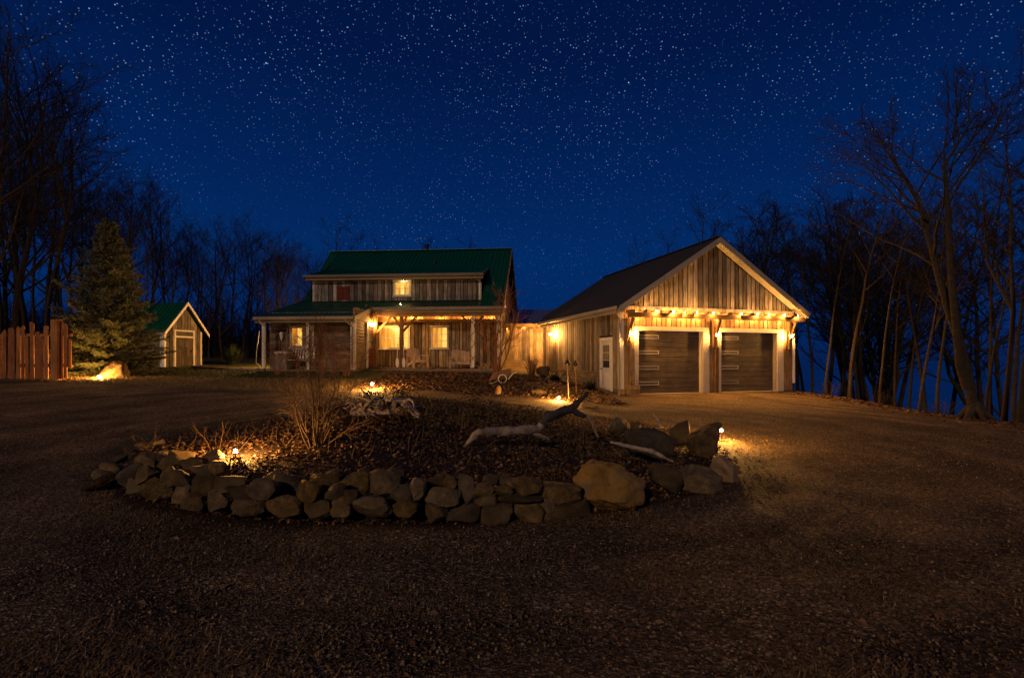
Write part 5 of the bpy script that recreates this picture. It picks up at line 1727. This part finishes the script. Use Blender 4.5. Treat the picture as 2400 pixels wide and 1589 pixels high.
LEAF = [(.16, .075, .030), (.11, .050, .022), (.22, .115, .050), (.075, .038, .020), (.26, .17, .09), (.14, .085, .05)]
def scatter():
    r_ = np.random.RandomState(3)
    # leaf litter on the island
    n = 36000
    x = r_.uniform(MX - MRX, MX + MRX, n); y = MY - MRY + 2 * MRY * r_.uniform(0, 1, n) ** 1.5
    k = mound_r(x, y) < .985; x, y = x[k], y[k]
    P = np.c_[x, y, ground(x, y)]
    V, F, T = scatter_mesh(P, pick(LEAF, len(P), r_, .45), r_.uniform(.025, .075, len(P)), .55, r_)
    tag(link("leaf_litter", np_mesh("leaf_litter", V, F, T), M["leaf"]), "brown fallen leaves covering the soil of the walled bed", "leaves", kind="stuff")
    # leaves in the house bed and along the gravel edge
    n = 9000
    x = r_.uniform(-5.5, 3.6, n); y = bed_edge(x) + r_.uniform(-.1, 6.6, n) ** 1.0
    x, y = x[y < 22.6], y[y < 22.6]; n = len(x)
    P = np.c_[x, y, ground(x, y)]
    V, F, T = scatter_mesh(P, pick(LEAF, n, r_, .4), r_.uniform(.06, .14, n), .5, r_)
    tag(link("bed_leaves", np_mesh("bed_leaves", V, F, T), M["leaf"]), "fallen leaves over the garden bed in front of the house", "leaves", kind="stuff")
    # foreground: lying dry grass, leaves, pebbles
    def fore(n, y0, y1, p=1.6):
        y = y0 + (y1 - y0) * r_.uniform(0, 1, n) ** p
        x = r_.uniform(-1.12, 1.12, n) * (y + .6)
        k = mound_r(x, y) > 1.0
        return x[k], y[k]
    x, y = fore(13000, 1.9, 11, 1.3)
    P = np.c_[x, y, ground(x, y)]
    V, F, T = scatter_mesh(P, pick(LEAF, len(P), r_, .4), r_.uniform(.012, .036, len(P)) * np.where(r_.rand(len(P)) < .08, 1.9, 1), .4, r_)
    tag(link("yard_leaves", np_mesh("yard_leaves", V, F, T), M["leaf"]), "small brown leaves strewn over the gravel yard", "leaves", kind="stuff")
    x, y = fore(230000, 1.9, 12.0, 1.35)
    # clumped
    cl = np.array([mnoise.noise(Vector((a * .9, b * 1.3, 3.1))) for a, b in zip(x[::1], y[::1])])
    k = r_.rand(len(x)) < .30 + cl * 1.9
    x, y = x[k], y[k]; n = len(x)
    P = np.c_[x, y, ground(x, y)]
    a = r_.uniform(0, 6.28, n)
    L = r_.uniform(.02, .095, n)
    el = r_.uniform(.05, .8, n)
    d = np.stack([np.cos(a) * np.cos(el), np.sin(a) * np.cos(el), np.sin(el)], 1)
    sd = np.stack([-np.sin(a), np.cos(a), np.zeros(n)], 1) * r_.uniform(.0012, .0026, n)[:, None]
    P[:, 2] += .004
    V = np.stack([P - sd, P + sd, P + d * L[:, None]], 1).reshape(-1, 3)
    T = np.repeat(pick([(.30, .18, .07), (.18, .105, .042), (.42, .27, .125), (.10, .075, .03)], n, r_, .35), 3, 0)
    tag(link("dry_grass", np_mesh("dry_grass", V, np.arange(3 * n).reshape(-1, 3), T), M["blade"]), "thin dead grass growing through the gravel yard", "grass", kind="stuff")
    x, y = fore(45000, 1.9, 10.0, 1.5); n = len(x)
    P = np.c_[x, y, ground(x, y)]
    o8 = np.array([(1, 0, 0), (-1, 0, 0), (0, 1, 0), (0, -1, 0), (0, 0, 1), (0, 0, -1)], float)
    s = r_.gamma(2.2, .0030, n).clip(.0025, .014)
    V = P[:, None, :] + o8[None] * s[:, None, None] * r_.uniform(.6, 1.25, (n, 6, 1)) + np.array((0, 0, 1.)) * (s * .35)[:, None, None]
    F8 = np.array([(0, 2, 4), (2, 1, 4), (1, 3, 4), (3, 0, 4), (2, 0, 5), (1, 2, 5), (3, 1, 5), (0, 3, 5)])
    F = (np.arange(n)[:, None, None] * 6 + F8[None]).reshape(-1, 3)
    T = np.repeat(pick([(.14, .092, .048), (.20, .14, .075), (.085, .058, .034), (.34, .24, .13), (.16, .10, .05)], n, r_, .35), 6, 0)
    tag(link("gravel", np_mesh("gravel", V.reshape(-1, 3), F, T), M["pebble"]), "loose pebbles and grit over the yard", "gravel", kind="stuff")
    # lawn on the left
    n = 46000
    x = r_.uniform(-20, -5.2, n); y = r_.uniform(15.6, 24, n)
    k = (y + .10 * (x + 12) > 16.0) & (x + r_.normal(0, .25, n) < -5.8)
    x, y = x[k], y[k]; n = len(x)
    P = np.c_[x, y, ground(x, y)]
    a = r_.uniform(0, 6.28, n); L = r_.uniform(.05, .13, n); el = r_.uniform(.4, 1.35, n)
    d = np.stack([np.cos(a) * np.cos(el), np.sin(a) * np.cos(el), np.sin(el)], 1)
    sd = np.stack([-np.sin(a), np.cos(a), np.zeros(n)], 1) * r_.uniform(.004, .008, n)[:, None]
    V = np.stack([P - sd, P + sd, P + d * L[:, None]], 1).reshape(-1, 3)
    g = (y > 19.2)[:, None]
    T = np.repeat(np.where(g, pick([(.04, .055, .014), (.06, .07, .02), (.09, .085, .03)], n, r_), pick([(.24, .165, .07), (.32, .22, .10), (.16, .12, .045)], n, r_)), 3, 0)
    tag(link("lawn_grass", np_mesh("lawn_grass", V, np.arange(3 * n).reshape(-1, 3), T), M["blade"]), "short tan and green lawn grass before shed and wing", "grass", kind="stuff")
    # dead perennial stems standing in the bed
    paths = []
    for i in range(900):
        x = r_.uniform(-5.6, 2.6); y = r_.uniform(5.4, 11.6)
        if mound_r(x, y) > .93: continue
        h = r_.uniform(.06, .26) * (1.5 if r_.rand() < .12 else 1)
        p = np.array((x, y, gz(x, y) - .01))
        paths.append((polyline(p, (r_.normal(0, .5), r_.normal(0, .5), 1), h, 4, .16, -.02, r_), np.array((.0035, .003, .0025, .0015)), 3))
    v, f = tube_arrays(paths)
    tag(link("dead_stems", np_mesh("dead_stems", v, f), M["shrub"]), "dead perennial stems standing among the leaves of the bed", "stems", kind="stuff")
    # faded leafy perennials round the top of the bed
    n = 5200
    cx = r_.uniform(-3.6, 1.6, 70); cy = r_.uniform(7.0, 10.6, 70); q = r_.randint(0, 70, n)
    x = cx[q] + r_.normal(0, .10, n); y = cy[q] + r_.normal(0, .10, n)
    P = np.c_[x, y, ground(x, y) + r_.uniform(.01, .17, n)]
    V, F, T = scatter_mesh(P, pick([(.09, .075, .03), (.13, .09, .04), (.16, .085, .04), (.06, .06, .022)], n, r_, .4), r_.uniform(.03, .07, n), 1.1, r_)
    tag(link("withered_foliage", np_mesh("withered_foliage", V, F, T), M["leaf"]), "withered leafy clumps on the crest of the bed", "plants", kind="stuff")
    # scrub leaves at the bluff edge
    n = 5000
    y = r_.uniform(9, 25, n); x = 13.0 + r_.normal(0, .5, n)
    P = np.c_[x, y, ground(x, y)]
    V, F, T = scatter_mesh(P, pick(LEAF, n, r_, .4), r_.uniform(.05, .11, n), .6, r_)
    tag(link("bluff_leaves", np_mesh("bluff_leaves", V, F, T), M["leaf"]), "fallen leaves lying along the edge of the bluff", "leaves", kind="stuff")
scatter()

# ------------------------------------------------------------------ stake lamps
def stake(px, pyb, Y, label, power=None, r_=.032, mat="bulb"):
    p = at(px, pyb, Y); g = gz(p.x, Y)
    root = empty("stake_light", (p.x, Y, g))
    tag(root, label, "garden light", "stake lights around the yard")
    h = max(p.z - g, .08)
    MB().tube([(0, 0, -.1), (0, 0, h - r_)], .008, 6).build("stake", "black", root)
    MB().lathe([(.0, 0), (.028, 0), (.03, .012), (.0, .014)], (0, 0, h - r_ - .012), 10).build("collar", "black", root)
    MB().lathe([(.0, .02), (.022, .016), (.028, 0), (.026, .0), (0, .012)], (0, 0, h + r_), 10).build("cap", "black", root)
    ball("bulb", root, r_, mat, (0, 0, h), 2, power)
stake(233, 885, 17.9, "lit stake lamp beside the pale boulder under the spruce", .050, r_=.045)
stake(872, 900, 16.4, "lit stake lamp on the grass edge below the porch steps", .054, r_=.042)
stake(1310, 932, 15.0, "lit stake lamp at the gravel edge of the house bed", .046, r_=.034)
stake(552, 1056, 5.75, "lit stake lamp behind the left stones of the wall", .031, r_=.020)
stake(1691, 1008, 9.3, "lit stake lamp standing right of the tall upright rock", .040, r_=.026)
stake(1680, 1022, 9.0, "lower of the two lit lamps right of the tall upright rock", r_=.018)

# boardwalk edge left of the wing
def edging():
    a, b = at(452, 866, 23.6), at(622, 869, 22.3)
    root = empty("walk_edging", a); tag(root, "lit timber edging beam on the lawn between shed and wing", "edging")
    n = 4
    for k in range(n):
        p = a.lerp(b, k / n) - a; q = a.lerp(b, (k + .985) / n) - a
        p.z = gz(a.x + p.x, a.y + p.y) + .05 - a.z; q.z = gz(a.x + q.x, a.y + q.y) + .05 - a.z
        bar("timber", root, "deck", p, q, .18, .16)
edging()

# ------------------------------------------------------------------ porch things
def hp(e, d, z):
    return H.matrix_basis @ Vector((e, d, z))

def adirondack(loc, rz, label, s=1.0, wide=1.0):
    root = empty("porch_chair", loc, rz)
    tag(root, label, "chair", "wooden porch chairs")
    W = .62 * wide
    for k in range(int(6 * wide)):
        x = -W / 2 + (k + .5) * W / int(6 * wide)
        bar("back_slat", root, "chair", (x, .18, .30), (x, .52, 1.02 - .03 * abs(k - 2.5) / wide), W / int(6 * wide) * .88, .02, up=(0, 1, 0))
    for k in range(5):
        z = .40 - k * .03
        box("seat_slat", root, "chair", -W / 2, W / 2, -.34 + k * .11, -.24 + k * .11, z - .02, z)
    for sx in (-1, 1):
        box("arm", root, "chair", sx * (W / 2 + .07) - .065, sx * (W / 2 + .07) + .065, -.42, .36, .60, .625)
        box("front_leg", root, "chair", sx * (W / 2 + .06) - .05, sx * (W / 2 + .06) + .05, -.38, -.345, 0, .598)
        bar("side_rail", root, "chair", (sx * (W / 2 + .015), -.40, .38), (sx * (W / 2 + .015), .55, .06), .025, .12)
    box("front_apron", root, "chair", -W / 2, W / 2, -.375, -.35, .27, .38)
    box("back_rail", root, "chair", -W / 2 - .05, W / 2 + .05, .395, .42, .60, .66)
    root.scale = (s, s, s)
adirondack(hp(-4.15, -.02, DK), R(38), "slatted armchair turned sideways at the step between the decks")
adirondack(hp(-2.1, .55, DK - .1), R(6), "wide slatted armchair bench facing out beside the vine post", 1.0, 1.5)

def porch_swing():
    root = empty("porch_swing", hp(-9.25, -1.72, DK + .35), R(-4.5))
    tag(root, "white slatted swing seat hanging from the wing porch ceiling", "swing")
    for k in range(9):
        x = -.52 + k * .13
        bar("back_slat", root, "white", (x, .22, .08), (x, .32, .55), .075, .018, up=(0, 1, 0))
    for k in range(4):
        box("seat_slat", root, "white", -.58, .58, -.24 + k * .115, -.14 + k * .115, .03, .05)
    box("top_rail", root, "white", -.6, .6, .30, .34, .52, .60)
    for sx in (-1, 1):
        box("arm", root, "white", sx * .6 - .03, sx * .6 + .03, -.26, .32, .26, .285)
        MB().bar((sx * .6, -.24, .0), (sx * .6, -.24, .26), .04, .04).bar((sx * .6, -.26, .015), (sx * .6, .3, .015), .04, .04).build("end_frame", "white", root)
        c = MB()
        c.tube([(sx * .6, -.2, .285), (sx * .6, .02, 1.95)], .008, 5).tube([(sx * .6, .3, .285), (sx * .6, .06, 1.95)], .008, 5)
        c.build("chain", "trim", root)
porch_swing()

def cabinet():
    root = empty("storage_bin", hp(-10.05, -1.75, DK - .05), R(-4.5))
    tag(root, "grey storage bin with a pale lid at the left end of the wing porch", "storage bin")
    MB().box(-.28, .28, -.25, .25, 0, .72).box(-.24, .24, -.262, -.251, .06, .66).build("body", "grey", root)
    MB().box(-.31, .31, -.28, .28, .722, .80).box(-.28, .28, -.25, .25, .801, .84).build("lid", "white", root)
    MB().box(-.1, .1, -.30, -.281, .72, .745).build("handle", "black", root)
cabinet()

def skull():
    root = empty("animal_skull", hp(-10.35, -1.36, 2.72), R(-4.5))
    tag(root, "white horned animal skull hung on the dark wing wall", "skull")
    MB().lathe([(0, .0), (.035, .01), (.05, .08), (.075, .2), (.10, .28), (.085, .36), (.03, .4), (0, .4)], (0, -.05, -.2), 10).build("skull_bone", "white_bright", root, True)
    MB().tube([(.07, -.05, .12), (.2, -.08, .14), (.3, -.08, .26)], [.03, .022, .006], 7).tube([(-.07, -.05, .12), (-.2, -.08, .14), (-.3, -.08, .26)], [.03, .022, .006], 7).build("horns", "log", root, True)
    for sx in (-1, 1):
        ball("eye_socket", root, .025, "black", (sx * .055, -.115, .05), 1)
skull()

def paddle(loc, tilt, label):
    root = empty("canoe_paddle", loc, R(-4.5))
    tag(root, label, "paddle", "white paddles leaning on the porch post")
    r_ = empty("shaft_group", (0, 0, 0), 0, root) if False else None
    a = MB().tube([(0, 0, .45), (tilt * .3, .03, 1.15)], .018, 7).build("shaft", "white", root)
    m = MB()
    pr = [(.02, .50), (.07, .42), (.085, .25), (.07, .1), (.05, .03)]
    v = [(-x, -.012, z) for x, z in pr] + [(x, -.012, z) for x, z in pr] + [(-x, .012, z) for x, z in pr] + [(x, .012, z) for x, z in pr]
    n = 5; f = []
    for k in range(n - 1):
        f += [(k, n + k, n + k + 1, k + 1), (2 * n + k, 2 * n + k + 1, 3 * n + k + 1, 3 * n + k), (k, k + 1, 2 * n + k + 1, 2 * n + k), (n + k, 3 * n + k, 3 * n + k + 1, n + k + 1)]
    f += [(0, 2 * n, 3 * n, n), (n - 1, 2 * n - 1, 4 * n - 1, 3 * n - 1)]
    m.add(v, f).build("blade", "white", root)
    MB().box(-.05, .05, -.014, .014, .0, .03).build("tip", "beam", root)
    ball("grip", root, .03, "beam", (tilt * .3, .03, 1.16), 1)
paddle(hp(-5.19, .05, DK), .05, "white paddle leaning on the left of the dark middle porch post")
paddle(hp(-4.86, .05, DK), -.05, "white paddle leaning on the right of the dark middle porch post")

def firewood():
    k = 0
    names = ["cut firewood log lying at the bottom left of the small porch stack", "cut firewood log in the bottom middle of the small porch stack", "cut firewood log at the bottom right of the small porch stack", "cut firewood log on the upper left of the small porch stack", "cut firewood log on the upper right of the small porch stack"]
    for row, n in ((0, 3), (1, 2)):
        for i in range(n):
            p = hp(-1.0 + i * .19 + row * .095, -.12, DK - .1 + .085 + row * .155)
            root = MB().tube([(0, -.2, 0), (0, .2, 0)], [.088, .085], 9).build("firewood_log", "log")
            root.location = p; root.rotation_euler = (0, rnd.uniform(0, 3), R(-4.5))
            tag(root, names[k], "log", "firewood stack on the porch"); k += 1
firewood()

def planter():
    M4 = G.matrix_basis
    loc = M4 @ Vector((.66, .12, 0)); loc.z = gz(loc.x, loc.y)
    root = empty("planter_box", loc, G.rotation_euler.z)
    tag(root, "square wooden planter box at the left garage corner", "planter")
    h = .52
    for k in range(3):
        for (x0, x1, y0, y1) in ((-.20, .20, -.20, -.17), (-.20, .20, .17, .20), (-.20, -.17, -.169, .169), (.17, .20, -.169, .169)):
            box("slat", root, "barn_gold", x0, x1, y0, y1, k * h / 3 + .005 - .1, (k + 1) * h / 3 - .005 - .1)
    box("soil", root, "foundation", -.168, .168, -.168, .168, -.1, h - .14)
    blade_plant("potted_stems", loc + Vector((0, 0, h - .14)), 40, .62, .35, TAN + [(.5, .42, .32)], "dry flower stems standing in the planter at the garage corner", seed=61, wd=.012)
planter()

def torch(px, pyt, Y, label):
    p = at(px, pyt, Y); g = gz(p.x, Y); h = p.z - g
    root = empty("garden_torch", (p.x, Y, g)); tag(root, label, "torch", "dark garden torches in the house bed")
    MB().tube([(0, 0, -.1), (-.03, 0, h * .5), (-.05, 0, h)], .016, 6).build("pole", "shrub", root)
    MB().lathe([(0, 0), (.05, .01), (.09, .08), (.095, .10), (.05, .14), (.03, .19), (0, .19)], (-.05, 0, h), 10).build("head", "black", root, True)
torch(1334, 858, 15.3, "dark headed torch on the longer bare pole by the lit house bed")
torch(1352, 858, 16.8, "dark headed torch on the shorter pole farther back in the house bed")

def wheelbarrow():
    p = Vector((at(1180, 895, 18.2).x, 18.2, 0)); p.z = gz(p.x, p.y)
    root = empty("wheelbarrow", p, R(-8)); tag(root, "old dark wheelbarrow tipped over in the house bed with a pale wheel", "wheelbarrow")
    t = MB()
    t.add([(-.55, .0, .10), (.35, .0, .28), (.35, .5, .35), (-.55, .5, .17), (-.42, .06, .36), (.22, .06, .50), (.22, .42, .54), (-.42, .42, .40)], BOXF)
    t.build("tray", "dark_post", root)
    wv = MB(); pts = []
    for i in range(21):
        g = 2 * math.pi * i / 20
        pts.append((-.02 + .155 * math.cos(g), -.12, .16 + .155 * math.sin(g)))
    wv.tube(pts, .022, 7, cap=False).build("tyre", "trim", root, True)
    sp = MB()
    for i in range(3):
        g = math.pi * i / 3
        sp.bar((-.02 + .13 * math.cos(g), -.12, .16 + .13 * math.sin(g)), (-.02 - .13 * math.cos(g), -.12, .16 - .13 * math.sin(g)), .018, .018)
    sp.build("spokes", "black", root)
    MB().tube([(.2, -.1, .14), (.36, -.08, .36), (.52, -.08, .42)], .028, 7).build("handle", "trim", root, True)
    MB().tube([(-.2, -.1, .1), (-.36, -.12, .0), (-.5, -.14, -.02)], .024, 7).build("handle", "trim", root, True)
wheelbarrow()

def hoop():
    root = empty("hanging_hook", hp(-11.25, -1.9, DK), R(-4.5))
    tag(root, "thin white bent plant hanger outside the left corner of the wing", "plant hanger")
    MB().tube([(.1, 0, 1.75), (.02, 0, 1.2), (-.04, 0, .8), (-.06, 0, .25), (.02, 0, .18), (.16, 0, .05)], .018, 6).build("frame", "trim", root)
    MB().tube([(.16, 0, .05), (.16, 0, -.2)], .018, 6).build("foot", "trim", root)
hoop()
